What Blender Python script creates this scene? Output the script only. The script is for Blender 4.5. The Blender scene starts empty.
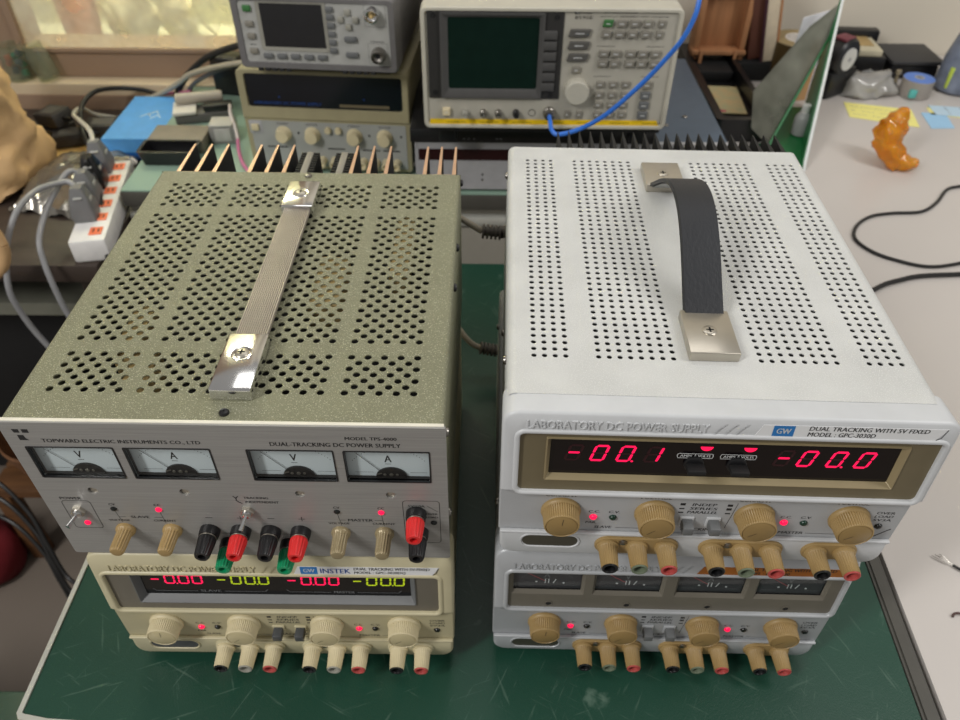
import bpy, bmesh, math, random
from mathutils import Vector, Matrix, noise
from mathutils.geometry import delaunay_2d_cdt

random.seed(7)
SC = bpy.context.scene
COL = SC.collection
PI = math.pi
MM = 0.001

# ---------------------------------------------------------------- materials
def lin(c):
    c = c / 255.0
    return c / 12.92 if c <= 0.04045 else ((c + 0.055) / 1.055) ** 2.4

def col(rgb):
    return (lin(rgb[0]), lin(rgb[1]), lin(rgb[2]), 1.0)

def mat(name, rgb, rough=0.5, metal=0.0, var=0.06, scale=60.0, bump=0.0, bscale=400.0,
        emit=None, power=1.0, trans=0.0, coat=0.0, spec=0.5, rgb2=None, stretch=None,
        thr=None, alpha=1.0, rvar=0.0):
    m = bpy.data.materials.new(name)
    m.use_nodes = True
    nt = m.node_tree
    N, L = nt.nodes, nt.links
    b = N['Principled BSDF']
    b.inputs['Roughness'].default_value = rough
    b.inputs['Metallic'].default_value = metal
    b.inputs['Transmission Weight'].default_value = trans
    b.inputs['Coat Weight'].default_value = coat
    b.inputs['Specular IOR Level'].default_value = spec
    b.inputs['Alpha'].default_value = alpha
    tc = N.new('ShaderNodeTexCoord')
    mp = N.new('ShaderNodeMapping')
    L.new(tc.outputs['Object'], mp.inputs['Vector'])
    if stretch:
        mp.inputs['Scale'].default_value = stretch
    nz = N.new('ShaderNodeTexNoise')
    nz.inputs['Scale'].default_value = scale
    nz.inputs['Detail'].default_value = 3.0
    L.new(mp.outputs['Vector'], nz.inputs['Vector'])
    rp = N.new('ShaderNodeValToRGB')
    c = col(rgb)
    if rgb2 is None:
        lo = tuple(max(0, x * (1 - var)) for x in c[:3]) + (1,)
        hi = tuple(min(1, x * (1 + var)) for x in c[:3]) + (1,)
    else:
        lo, hi = c, col(rgb2)
    e0, e1 = thr if thr else (0.3, 0.7)
    rp.color_ramp.elements[0].position = e0
    rp.color_ramp.elements[1].position = e1
    rp.color_ramp.elements[0].color = lo
    rp.color_ramp.elements[1].color = hi
    L.new(nz.outputs['Fac'], rp.inputs['Fac'])
    L.new(rp.outputs['Color'], b.inputs['Base Color'])
    if rvar:
        mr = N.new('ShaderNodeMapRange')
        mr.inputs['To Min'].default_value = max(0, rough - rvar)
        mr.inputs['To Max'].default_value = min(1, rough + rvar)
        L.new(nz.outputs['Fac'], mr.inputs['Value'])
        L.new(mr.outputs['Result'], b.inputs['Roughness'])
    if bump:
        n2 = N.new('ShaderNodeTexNoise')
        n2.inputs['Scale'].default_value = bscale
        n2.inputs['Detail'].default_value = 2.0
        L.new(mp.outputs['Vector'], n2.inputs['Vector'])
        bp = N.new('ShaderNodeBump')
        bp.inputs['Strength'].default_value = bump
        bp.inputs['Distance'].default_value = 0.001
        L.new(n2.outputs['Fac'], bp.inputs['Height'])
        L.new(bp.outputs['Normal'], b.inputs['Normal'])
    if emit:
        b.inputs['Emission Color'].default_value = col(emit)
        b.inputs['Emission Strength'].default_value = power
    return m

def clear_mat(name, tint=(235, 240, 238), gloss=0.06, rough=0.03, haze=0.0, body=None):
    """thin clear sheet: mostly see-through with a sharp reflection and optional milky haze"""
    m = bpy.data.materials.new(name)
    m.use_nodes = True
    nt = m.node_tree
    N, L = nt.nodes, nt.links
    body = body or tint
    out = N['Material Output']
    N.remove(N['Principled BSDF'])
    t = N.new('ShaderNodeBsdfTransparent'); t.inputs['Color'].default_value = col(tint)
    g = N.new('ShaderNodeBsdfGlossy'); g.inputs['Roughness'].default_value = rough
    d = N.new('ShaderNodeBsdfDiffuse'); d.inputs['Color'].default_value = col(body)
    lw = N.new('ShaderNodeLayerWeight'); lw.inputs['Blend'].default_value = 0.5
    fr = N.new('ShaderNodeMath'); fr.operation = 'POWER'; fr.inputs[1].default_value = 4.0
    L.new(lw.outputs['Facing'], fr.inputs[0])
    tc = N.new('ShaderNodeTexCoord')
    nz = N.new('ShaderNodeTexNoise'); nz.inputs['Scale'].default_value = 18.0
    L.new(tc.outputs['Object'], nz.inputs['Vector'])
    mh = N.new('ShaderNodeMath'); mh.operation = 'MULTIPLY'; mh.inputs[1].default_value = haze * 2
    L.new(nz.outputs['Fac'], mh.inputs[0])
    m1 = N.new('ShaderNodeMixShader'); L.new(mh.outputs[0], m1.inputs['Fac'])
    L.new(t.outputs[0], m1.inputs[1]); L.new(d.outputs[0], m1.inputs[2])
    ma = N.new('ShaderNodeMath'); ma.operation = 'ADD'; ma.inputs[1].default_value = gloss
    L.new(fr.outputs[0], ma.inputs[0])
    m2 = N.new('ShaderNodeMixShader'); L.new(ma.outputs[0], m2.inputs['Fac'])
    L.new(m1.outputs[0], m2.inputs[1]); L.new(g.outputs[0], m2.inputs[2])
    L.new(m2.outputs[0], out.inputs['Surface'])
    return m

def speckle_mat(name, base, fleck, rough=0.45, scale=900.0, amount=0.62, bump=0.5, var2=None):
    """hammered / flecked enamel: two noise fields give small light flecks in a duller paint"""
    m = mat(name, base, rough=rough, var=0.07, scale=25, bump=bump, bscale=scale)
    nt = m.node_tree
    N, L = nt.nodes, nt.links
    b = N['Principled BSDF']
    src = b.inputs['Base Color'].links[0].from_socket
    tc = [n for n in N if n.type == 'TEX_COORD'][0]
    n3 = N.new('ShaderNodeTexNoise'); n3.inputs['Scale'].default_value = scale; n3.inputs['Detail'].default_value = 1.0
    L.new(tc.outputs['Object'], n3.inputs['Vector'])
    r = N.new('ShaderNodeValToRGB')
    r.color_ramp.elements[0].position = amount; r.color_ramp.elements[1].position = amount + 0.08
    L.new(n3.outputs['Fac'], r.inputs['Fac'])
    mx = N.new('ShaderNodeMix'); mx.data_type = 'RGBA'
    L.new(r.outputs['Color'], mx.inputs['Factor'])
    L.new(src, mx.inputs['A']); mx.inputs['B'].default_value = col(fleck)
    L.new(mx.outputs['Result'], b.inputs['Base Color'])
    return m

def scuffed_mat(name, base, scuff, rough=0.35):
    """cutting-mat vinyl with pale scratches and smudges"""
    m = mat(name, base, rough=rough, var=0.12, scale=6, bump=0.15, bscale=700, rvar=0.08)
    nt = m.node_tree
    N, L = nt.nodes, nt.links
    b = N['Principled BSDF']
    tc = [n for n in N if n.type == 'TEX_COORD'][0]
    prev = b.inputs['Base Color'].links[0].from_socket
    for k, (rot, sx, sy, th, amt) in enumerate([(0.5, 22, 300, 0.655, 0.14), (-0.35, 18, 260, 0.665, 0.14), (0.1, 30, 30, 0.69, 0.3), (1.2, 20, 240, 0.665, 0.14), (-1.1, 26, 280, 0.66, 0.14), (.9, 160, 160, .76, .5)]):
        m0 = N.new('ShaderNodeMapping')
        m0.inputs['Rotation'].default_value = (0, 0, rot)
        m0.inputs['Location'].default_value = (k * 3.1, k * 1.7, 0)
        L.new(tc.outputs['Object'], m0.inputs['Vector'])
        mp = N.new('ShaderNodeMapping')
        mp.inputs['Scale'].default_value = (sx, sy, 1)
        L.new(m0.outputs['Vector'], mp.inputs['Vector'])
        n = N.new('ShaderNodeTexNoise'); n.inputs['Scale'].default_value = 1.0; n.inputs['Detail'].default_value = 4
        L.new(mp.outputs['Vector'], n.inputs['Vector'])
        r = N.new('ShaderNodeValToRGB')
        r.color_ramp.elements[0].position = th; r.color_ramp.elements[1].position = th + 0.07
        r.color_ramp.elements[1].color = (amt, amt, amt, 1)
        L.new(n.outputs['Fac'], r.inputs['Fac'])
        mx = N.new('ShaderNodeMix'); mx.data_type = 'RGBA'
        L.new(r.outputs['Color'], mx.inputs['Factor'])
        L.new(prev, mx.inputs['A']); mx.inputs['B'].default_value = col(scuff)
        prev = mx.outputs['Result']
    L.new(prev, b.inputs['Base Color'])
    return m

# ---------------------------------------------------------------- mesh builder
IDENT = Matrix.Identity(4)

def frame(origin=(0, 0, 0), tilt=0.0):
    """front-panel frame in millimetres: u to the right, v up, w out of the panel (towards -y)"""
    s, c = math.sin(tilt), math.cos(tilt)
    m = Matrix(((1, 0, 0, origin[0]), (0, s, -c, origin[1]), (0, c, s, origin[2]), (0, 0, 0, 1)))
    return Matrix.Scale(MM, 4) @ m

MMF = Matrix.Scale(MM, 4)      # plain x, y, z in millimetres

_tcache = {}
def text_mesh(s):
    if s not in _tcache:
        cu = bpy.data.curves.new('t', 'FONT')
        cu.body = s; cu.size = 1.0; cu.resolution_u = 2
        ob = bpy.data.objects.new('t', cu)
        COL.objects.link(ob)
        me = bpy.data.meshes.new_from_object(ob)
        vs = [v.co.copy() for v in me.vertices]
        fs = [tuple(p.vertices) for p in me.polygons]
        bpy.data.objects.remove(ob); bpy.data.curves.remove(cu); bpy.data.meshes.remove(me)
        _tcache[s] = (vs, fs)
    return _tcache[s]

class MB:
    def __init__(s, F=None):
        s.bm = bmesh.new(); s.F = F or IDENT
    def _add(s, vs, fs, F=None):
        M = F or s.F
        bv = [s.bm.verts.new(M @ Vector(v)) for v in vs]
        for f in fs:
            if len(set(f)) > 2:
                try: s.bm.faces.new([bv[i] for i in f])
                except ValueError: pass
        return bv
    def box(s, x0, x1, y0, y1, z0, z1, bev=0.0, seg=2, F=None, R=None):
        t = bmesh.new()
        bmesh.ops.create_cube(t, size=1.0)
        for v in t.verts:
            v.co = Vector(((x0 + x1) / 2 + v.co.x * (x1 - x0), (y0 + y1) / 2 + v.co.y * (y1 - y0), (z0 + z1) / 2 + v.co.z * (z1 - z0)))
        if bev:
            bmesh.ops.bevel(t, geom=t.edges[:], offset=bev, segments=seg, profile=0.5, affect='EDGES')
        if R: bmesh.ops.transform(t, matrix=R, verts=t.verts[:])
        t.verts.index_update()
        s._add([v.co for v in t.verts], [[v.index for v in f.verts] for f in t.faces], F)
        t.free(); return s
    def loft(s, loops, cap0=False, cap1=False, closed=True, F=None):
        n = len(loops[0]); vs = [p for l in loops for p in l]; fs = []
        for k in range(len(loops) - 1):
            for i in range(n if closed else n - 1):
                j = (i + 1) % n
                fs.append((k * n + i, k * n + j, (k + 1) * n + j, (k + 1) * n + i))
        if cap0: fs.append(tuple(range(n - 1, -1, -1)))
        if cap1: fs.append(tuple(range((len(loops) - 1) * n, len(loops) * n)))
        s._add(vs, fs, F); return s
    def lathe(s, prof, c=(0, 0, 0), n=20, F=None, cap0=True, cap1=True, axis='z', flute=0, depth=0.0, fl=(0, 99)):
        """prof: (radius, distance along the axis)"""
        loops = []
        for k, (r, h) in enumerate(prof):
            lp = []
            for i in range(n):
                a = 2 * PI * i / n
                rr_ = r
                if flute and fl[0] <= k <= fl[1]:
                    rr_ = r - depth * (0.5 + 0.5 * math.cos(a * flute))
                u, v = rr_ * math.cos(a), rr_ * math.sin(a)
                p = {'z': (u, v, h), 'x': (h, u, v), 'y': (v, h, u)}[axis]
                lp.append((c[0] + p[0], c[1] + p[1], c[2] + p[2]))
            loops.append(lp)
        return s.loft(loops, cap0, cap1, F=F)
    def tube(s, pts, r, n=8, sub=6, F=None, taper=None, caps=True):
        P = [Vector(p) for p in pts]
        if sub > 1 and len(P) > 2:
            Q = []
            for i in range(len(P) - 1):
                p0 = P[max(i - 1, 0)]; p1 = P[i]; p2 = P[i + 1]; p3 = P[min(i + 2, len(P) - 1)]
                for k in range(sub):
                    t = k / sub
                    Q.append(0.5 * ((2 * p1) + (p2 - p0) * t + (2 * p0 - 5 * p1 + 4 * p2 - p3) * t * t + (3 * p1 - p0 - 3 * p2 + p3) * t ** 3))
            Q.append(P[-1]); P = Q
        loops = []; up = None
        for i, p in enumerate(P):
            d = (P[min(i + 1, len(P) - 1)] - P[max(i - 1, 0)]).normalized()
            if up is None:
                up = d.orthogonal().normalized()
            up = (up - d * up.dot(d))
            up = up.normalized() if up.length > 1e-6 else d.orthogonal().normalized()
            w = d.cross(up)
            rr_ = r if taper is None else r * (taper[0] + (taper[1] - taper[0]) * i / (len(P) - 1))
            loops.append([p + (up * math.cos(2 * PI * k / n) + w * math.sin(2 * PI * k / n)) * rr_ for k in range(n)])
        return s.loft(loops, caps, caps, F=F)
    def poly(s, pts, w0, w1=None, F=None):
        """flat polygon (u, v) at w0, or a prism from w0 to w1"""
        n = len(pts)
        if w1 is None:
            s._add([(p[0], p[1], w0) for p in pts], [tuple(range(n))], F)
        else:
            s.loft([[(p[0], p[1], w0) for p in pts], [(p[0], p[1], w1) for p in pts]], True, True, F=F)
        return s
    def plate(s, outer, holes, w0, w1=None, F=None, back=False):
        """sheet with holes; gets thickness (hole walls included) when w1 is given"""
        pts, edges = [], []
        for lp in [outer] + holes:
            o = len(pts); n = len(lp)
            pts += [Vector((p[0], p[1])) for p in lp]
            edges += [(o + i, o + (i + 1) % n) for i in range(n)]
        vo, eo, fo, ov, _, _ = delaunay_2d_cdt(pts, edges, [], 0, 1e-5)
        owner = []
        for k, lp in enumerate([outer] + holes): owner += [k] * len(lp)
        vown = [owner[q[0]] if q else 0 for q in ov]
        fo = [f for f in fo if not (vown[f[0]] > 0 and all(vown[i] == vown[f[0]] for i in f))]
        s._add([(v.x, v.y, w0) for v in vo], fo, F)
        if w1 is not None:
            for lp in [outer] + holes:
                s.loft([[(p[0], p[1], w0) for p in lp], [(p[0], p[1], w1) for p in lp]], F=F)
            if back: s._add([(v.x, v.y, w1) for v in vo], fo, F)
        return s
    def text(s, st, u0, u1, v0, v1, w, d=0.0, F=None, shear=0.0):
        vs, fs = text_mesh(st)
        a0 = min(v.x for v in vs); a1 = max(v.x for v in vs); b0 = min(v.y for v in vs); b1 = max(v.y for v in vs)
        o = []
        for v in vs:
            y = (v.y - b0) / max(b1 - b0, 1e-6)
            o.append((u0 + (v.x - a0) / (a1 - a0) * (u1 - u0) + shear * y * (v1 - v0), v0 + y * (v1 - v0), w))
        if d:
            n = len(o)
            s._add(o + [(p[0], p[1], w - d) for p in o], fs, F)
            # side walls around the outline of the letters
            cnt = {}
            for f in fs:
                for i in range(len(f)):
                    e = (f[i], f[(i + 1) % len(f)])
                    k = tuple(sorted(e)); cnt.setdefault(k, []).append(e)
            vv = o + [(p[0], p[1], w - d) for p in o]
            s._add(vv, [(e[0][1], e[0][0], e[0][0] + n, e[0][1] + n) for e in cnt.values() if len(e) == 1], F)
        else:
            s._add(o, fs, F)
            k = min(0.085 * (v1 - v0), 0.24)                       # heavier stroke
            s._add([(p[0] + k, p[1], w) for p in o], fs, F)
        return s
    def line(s, pts, th, w, F=None):
        for a, b in zip(pts[:-1], pts[1:]):
            a = Vector(a); b = Vector(b); d = (b - a)
            if d.length < 1e-9: continue
            d.normalize(); n_ = Vector((-d.y, d.x)) * th / 2; e = d * th / 2
            q = [a - e - n_, b + e - n_, b + e + n_, a - e + n_]
            s._add([(p.x, p.y, w) for p in q], [(0, 1, 2, 3)], F)
        return s
    def build(s, name, material, parent=None, ang=35, label=None, recalc=True):
        if recalc: bmesh.ops.recalc_face_normals(s.bm, faces=s.bm.faces[:])
        me = bpy.data.meshes.new(name)
        s.bm.to_mesh(me); s.bm.free()
        me.polygons.foreach_set('use_smooth', [True] * len(me.polygons))
        me.set_sharp_from_angle(angle=math.radians(ang))
        o = bpy.data.objects.new(name, me)
        COL.objects.link(o)
        if material: me.materials.append(material)
        if parent: o.parent = parent
        if label: o['label'] = label
        return o

def circle(c, r, n=12, ph=0.0):
    return [(c[0] + r * math.cos(2 * PI * i / n + ph), c[1] + r * math.sin(2 * PI * i / n + ph)) for i in range(n)]

def rr(x0, x1, y0, y1, r, n=4):
    """rounded rectangle loop, r = one radius or (bl, br, tr, tl)"""
    if not isinstance(r, (tuple, list)): r = (r,) * 4
    o = []
    for (cx, cy, a0, q) in ((x0 + r[0], y0 + r[0], PI, r[0]), (x1 - r[1], y0 + r[1], 1.5 * PI, r[1]),
                            (x1 - r[2], y1 - r[2], 0, r[2]), (x0 + r[3], y1 - r[3], 0.5 * PI, r[3])):
        for i in range(n + 1):
            a = a0 + (PI / 2) * i / n
            o.append((cx + q * math.cos(a), cy + q * math.sin(a)))
    return o

def at(lp, w): return [(p[0], p[1], w) for p in lp]

def thing(name, label, cat, loc=(0, 0, 0), rz=0.0, group=None):
    o = bpy.data.objects.new(name, None)
    o.empty_display_size = 0.05
    COL.objects.link(o)
    o.location = loc; o.rotation_euler = (0, 0, rz)
    o['label'] = label; o['category'] = cat
    if group: o['group'] = group
    return o

def tag(o, label, cat, group=None):
    o['label'] = label; o['category'] = cat
    if group: o['group'] = group
    return o

def struct(o):
    o['kind'] = 'structure'; return o

def crumple(o, amp, scale, seed=0.0):
    for v in o.data.vertices:
        p = v.co * scale + Vector((seed, seed * 1.7, -seed))
        d = Vector((noise.noise(p), noise.noise(p + Vector((9.1, 3, 2))), noise.noise(p + Vector((1, 7.7, 5)))))
        q = p * 2.7
        d += 0.45 * Vector((abs(noise.noise(q)), noise.noise(q + Vector((3, 3, 1))), abs(noise.noise(q + Vector((5, 1, 8))))))
        v.co += d * amp
    return o

# ---------------------------------------------------------------- palette
M_ = {}
M_['white_case'] = speckle_mat('white textured enamel', (198, 199, 197), (210, 211, 209), rough=0.5, scale=1400, amount=0.56, bump=0.35)
M_['silver_case'] = speckle_mat('silver grey enamel', (176, 178, 178), (190, 192, 192), rough=0.5, scale=1400, amount=0.56, bump=0.3)
M_['beige_case'] = speckle_mat('beige enamel', (176, 168, 136), (188, 180, 148), rough=0.5, scale=1400, amount=0.56, bump=0.3)
M_['white_plastic'] = mat('pale grey moulded plastic', (196, 198, 200), rough=0.42, var=0.03, bump=0.06, bscale=900)
M_['silver_plastic'] = mat('silver grey moulded plastic', (178, 181, 184), rough=0.4, metal=0.15, var=0.03, bump=0.06, bscale=900)
M_['beige_plastic'] = mat('beige moulded plastic', (192, 184, 152), rough=0.42, var=0.03, bump=0.06, bscale=900)
M_['white_panel'] = mat('grey printed panel', (172, 174, 176), rough=0.45, var=0.03, bump=0.05, bscale=900)
M_['silver_panel'] = mat('silver printed panel', (164, 167, 170), rough=0.42, metal=0.15, var=0.03)
M_['beige_panel'] = mat('beige printed panel', (178, 170, 138), rough=0.45, var=0.03)
M_['olive'] = speckle_mat('olive hammered enamel', (122, 122, 98), (172, 172, 148), rough=0.36, scale=1150, amount=0.60, bump=0.7)
M_['olive_edge'] = mat('pale worn paint edge', (226, 222, 206), rough=0.4)
M_['bronze'] = mat('bronze coloured bezel plastic', (116, 106, 82), rough=0.4, metal=0.2, var=0.04)
M_['bronze_grey'] = mat('dark taupe bezel plastic', (112, 107, 96), rough=0.4, metal=0.2, var=0.04)
M_['bronze_light'] = mat('light bronze bevel plastic', (152, 138, 106), rough=0.35, metal=0.2, var=0.04)
M_['smoked'] = mat('smoked red display plastic', (12, 6, 8), rough=0.12, var=0.1, spec=0.6)
M_['black_gloss'] = mat('black glossy plastic', (12, 13, 14), rough=0.12, var=0.1)
M_['tan_knob'] = mat('tan knob plastic', (158, 132, 86), rough=0.45, var=0.05, bump=0.05)
M_['tan_cap'] = mat('tan knob cap', (148, 122, 76), rough=0.4, var=0.05)
M_['cream_knob'] = mat('cream knob plastic', (206, 194, 158), rough=0.45, var=0.05, bump=0.05)
M_['cream_cap'] = mat('cream knob cap', (190, 178, 140), rough=0.42, var=0.05)
M_['led_red'] = mat('lit red indicator', (150, 14, 40), rough=0.3, emit=(255, 14, 76), power=1.25)
M_['digit_red'] = mat('lit red digit', (130, 8, 30), rough=0.4, emit=(255, 10, 82), power=1.2)
M_['digit_dim'] = mat('unlit red segment', (44, 8, 16), rough=0.4)
M_['digit_green'] = mat('lit yellow green digit', (70, 80, 8), rough=0.4, emit=(168, 186, 18), power=0.95)
M_['led_off'] = mat('unlit indicator hole', (18, 20, 18), rough=0.3)
M_['led_green_off'] = mat('unlit green indicator', (16, 52, 40), rough=0.3)
M_['red_plastic'] = mat('red binding post plastic', (214, 44, 44), rough=0.32, var=0.06)
M_['black_plastic'] = mat('black plastic', (22, 22, 24), rough=0.35, var=0.1)
M_['matt_black'] = mat('matt black', (16, 16, 17), rough=0.7, var=0.15)
M_['green_plastic'] = mat('green binding post plastic', (18, 140, 92), rough=0.32, var=0.06)
M_['ring_red'] = mat('red ring plastic', (176, 74, 70), rough=0.4)
M_['ring_green'] = mat('grey green ring plastic', (104, 114, 94), rough=0.4)
M_['ring_grey'] = mat('grey ring plastic', (150, 148, 138), rough=0.4)
M_['dark_button'] = mat('dark grey button plastic', (70, 72, 74), rough=0.45)
M_['grey_button'] = mat('mid grey button plastic', (104, 106, 107), rough=0.45)
M_['ink'] = mat('black panel ink', (30, 30, 32), rough=0.5)
M_['white_ink'] = mat('white panel ink', (210, 212, 212), rough=0.5)
M_['dim_ink'] = mat('grey panel ink', (120, 122, 124), rough=0.5)
M_['blue_ink'] = mat('blue badge ink', (36, 116, 184), rough=0.4)
M_['deep_blue_ink'] = mat('deep blue badge ink', (20, 72, 150), rough=0.4)
M_['label_silver'] = mat('silver label foil', (222, 223, 224), rough=0.4, var=0.02)
M_['label_copper'] = mat('copper label foil', (176, 106, 40), rough=0.35, metal=0.4, var=0.06)
M_['brushed'] = mat('brushed aluminium', (158, 157, 154), rough=0.42, metal=0.35, var=0.12, scale=3, stretch=(6, 300, 900), bump=0.08, bscale=3)
M_['chrome'] = mat('bright chrome', (222, 222, 222), rough=0.14, metal=1.0, var=0.03)
M_['nickel'] = mat('satin nickel', (190, 184, 172), rough=0.32, metal=0.9, var=0.05)
M_['steel'] = mat('screw steel', (150, 146, 140), rough=0.3, metal=1.0, var=0.06)
M_['ribbed_alu'] = mat('ribbed aluminium strap', (166, 158, 150), rough=0.4, metal=0.5, var=0.08, scale=40)
M_['rubber'] = mat('black strap rubber', (28, 30, 35), rough=0.5, var=0.12, scale=30, bump=0.2, bscale=500, stretch=(1, 0.1, 1))
M_['strap_under'] = mat('grey strap lining', (150, 150, 148), rough=0.5)
M_['copper_cut'] = mat('bare copper toned fin ends', (206, 168, 136), rough=0.4, metal=0.35, var=0.06)
M_['black_fin'] = mat('black anodised fin', (14, 14, 15), rough=0.6, metal=0.0, var=0.1)
M_['meter_white'] = mat('white meter card', (222, 228, 231), rough=0.6, var=0.02)
M_['meter_dark'] = mat('dark meter card', (64, 62, 66), rough=0.5, var=0.05)
M_['needle_red'] = mat('red meter needle', (190, 90, 96), rough=0.5)
M_['glass'] = clear_mat('thin clear cover', (240, 244, 244), gloss=0.03)
M_['mat_green'] = scuffed_mat('green bench mat vinyl', (27, 66, 52), (138, 162, 146))
M_['mat_green_glare'] = mat('green bench mat vinyl with painted glare', (140, 166, 150), rough=0.35, var=0.06, scale=8)  # window glare on the mat is painted into this pale colour
M_['trim_alu'] = mat('aluminium edge trim', (196, 196, 188), rough=0.4, metal=0.5)
M_['trim_dark'] = mat('dark taupe edge strip', (74, 72, 66), rough=0.5)
M_['grey_paint'] = mat('grey painted steel', (134, 130, 120), rough=0.5, var=0.03)
M_['grey_desk'] = mat('pale grey desk laminate', (198, 192, 187), rough=0.3, var=0.03, scale=4, bump=0.03)
M_['dark_desk'] = mat('dark brown desk laminate', (58, 48, 42), rough=0.45, var=0.12, scale=6, stretch=(1, 12, 1))
M_['floor_tile'] = mat('greige floor tile', (126, 116, 106), rough=0.4, var=0.06, scale=3)
M_['wall_paint'] = mat('warm white wall paint', (216, 208, 192), rough=0.8, var=0.02, scale=3, bump=0.05)
M_['sill'] = mat('beige painted sill', (200, 182, 152), rough=0.5, var=0.06, scale=8)
M_['sill_dark'] = mat('brown window frame paint', (146, 122, 100), rough=0.55, var=0.05, scale=8)
CAM_F, CAM_P, CAM_R, CAM_Z = 756.716, 0.740959, 0.009383, 0.59582
# ================================================================ bench power supplies
H_GPC = 143.6
SEG = {'0': 'abcdef', '1': 'bc', '-': 'g', '8': 'abcdefg'}

def seg_polys(h, w, t, sl):
    t = t * 1.2
    """seven-segment outlines in a w x h cell, slanted by sl"""
    g = 0.0
    def S(p): return [(x + sl * y, y) for x, y in p]
    hz = lambda y: S([(t * .1, y), (t * .5, y + t / 2), (w - t * .5, y + t / 2), (w - t * .1, y), (w - t * .5, y - t / 2), (t * .5, y - t / 2)])
    vt = lambda x, y0, y1: S([(x, y0 + t * .1), (x + t / 2, y0 + t * .5), (x + t / 2, y1 - t * .5), (x, y1 - t * .1), (x - t / 2, y1 - t * .5), (x - t / 2, y0 + t * .5)])
    m = h / 2
    return {'a': hz(h), 'g': hz(m), 'd': hz(0), 'b': vt(w, m, h), 'c': vt(w, 0, m), 'f': vt(0, m, h), 'e': vt(0, 0, m)}

def digit(ch, u, v, w_, h, t, sl, lit, parent, F, dot=False, dim=None, wz=0):
    sp = seg_polys(h, w_, t, sl)
    b = MB(F)
    for k in SEG[ch]: b.poly([(u + x, v + y) for x, y in sp[k]], wz)
    if dot: b.poly(circle((u + w_ + t * 1.5, v - t * .1), t * .62, 10), wz)
    o = b.build('digit', lit, parent, recalc=False)
    if dim:
        b = MB(F)
        for k in 'abcdefg':
            if k not in SEG[ch]: b.poly([(u + x, v + y) for x, y in sp[k]], wz)
        b.build('unlit_segments', dim, o, recalc=False)
    return o

def screw(parent, c, axis_F, r=2.6, h=1.4, m='steel', name='screw'):
    """pan-head cross screw; axis_F maps (u, v, w) with w along the screw axis"""
    b = MB(axis_F)
    b.lathe([(r, 0), (r, h * .4), (r * .82, h * .85), (r * .5, h), (0.01, h)], (c[0], c[1], c[2]), n=16, cap0=True, cap1=False)
    o = b.build(name, M_[m], parent)
    b = MB(axis_F)
    for q in ((r * .5, r * .13), (r * .13, r * .5)):
        b.poly([(c[0] - q[0], c[1] - q[1]), (c[0] + q[0], c[1] - q[1]), (c[0] + q[0], c[1] + q[1]), (c[0] - q[0], c[1] + q[1])], c[2] + h + .03)
    b.build('cross_slot', M_['matt_black'], o)
    return o

TOPF = MMF            # u = x, v = y, w = z

def gpc_cover(t, m, D, perforated, holes=None):
    W, zt = 255.0, H_GPC - 0.8
    x0, x1, r, z0 = 2.0, 253.0, 6.0, 8.0
    b = MB(MMF)
    outer = [(x0 + r, 16), (x1 - r, 16), (x1 - r, D), (x0 + r, D)]
    if perforated: b.plate(outer, holes, zt, zt - .7)
    else: b._add([(p[0], p[1], zt) for p in outer], [(0, 1, 2, 3)])
    for sx in (0, 1):
        prof = [((x0 + r - r * math.sin(a)) if not sx else (x1 - r + r * math.sin(a)), zt - r + r * math.cos(a)) for a in [PI / 2 * k / 6 for k in range(7)]]
        prof.append((x0 if not sx else x1, z0))
        b.loft([[(p[0], 16, p[1]) for p in prof], [(p[0], D, p[1]) for p in prof]], closed=False)
    b._add([(x0, D - .5, z0), (x1, D - .5, z0), (x1, D - .5, zt - r), (x1 - r, D - .5, zt), (x0 + r, D - .5, zt), (x0, D - .5, zt - r)], [(0, 1, 2, 3, 4, 5)])
    b._add([(x0, 16, z0), (x1, 16, z0), (x1, D, z0), (x0, D, z0)], [(0, 1, 2, 3)])
    b.build('cover', m, t, ang=40)
    b = MB(MMF)
    b.box(6, 249, 20, D - 6, 10, zt - 11)  # black box added inside the cover so its holes look dark
    b.build('dark_interior', M_['matt_black'], t)
    for x in (22, 233):
        for y in (35, D - 40):
            b = MB(MMF); b.lathe([(7.5, 8), (8.5, 0)], (x, y, 0), n=16); b.build('foot', M_['black_plastic'], t)

def gpc_knob(t, u, v, F, w0, kb, kc, ang):
    b = MB(F)
    b.lathe([(12.6, w0), (12.8, w0 + 1.2), (12.4, w0 + 2.4), (11.9, w0 + 3), (11.5, w0 + 12.0), (11.0, w0 + 12.9), (10.3, w0 + 13.2), (10.0, w0 + 12.6), (0.01, w0 + 12.6)],
            (u, v, 0), n=144, cap1=False, flute=48, depth=.8, fl=(3, 4))
    o = b.build('knob', kb, t, ang=50)
    b = MB(F)
    b.lathe([(9.7, w0 + 12.5), (9.7, w0 + 13.0), (9.3, w0 + 13.2), (0.01, w0 + 13.3)], (u, v, 0), n=32, cap0=False, cap1=False)
    b.build('knob_cap', kc, o)
    b = MB(F)
    d = (math.cos(ang), math.sin(ang))
    b.line([(u + d[0] * 1.5, v + d[1] * 1.5), (u + d[0] * 7.5, v + d[1] * 7.5)], .35, w0 + 13.36)
    b.build('pointer_line', M_['ink'], o)

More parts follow.
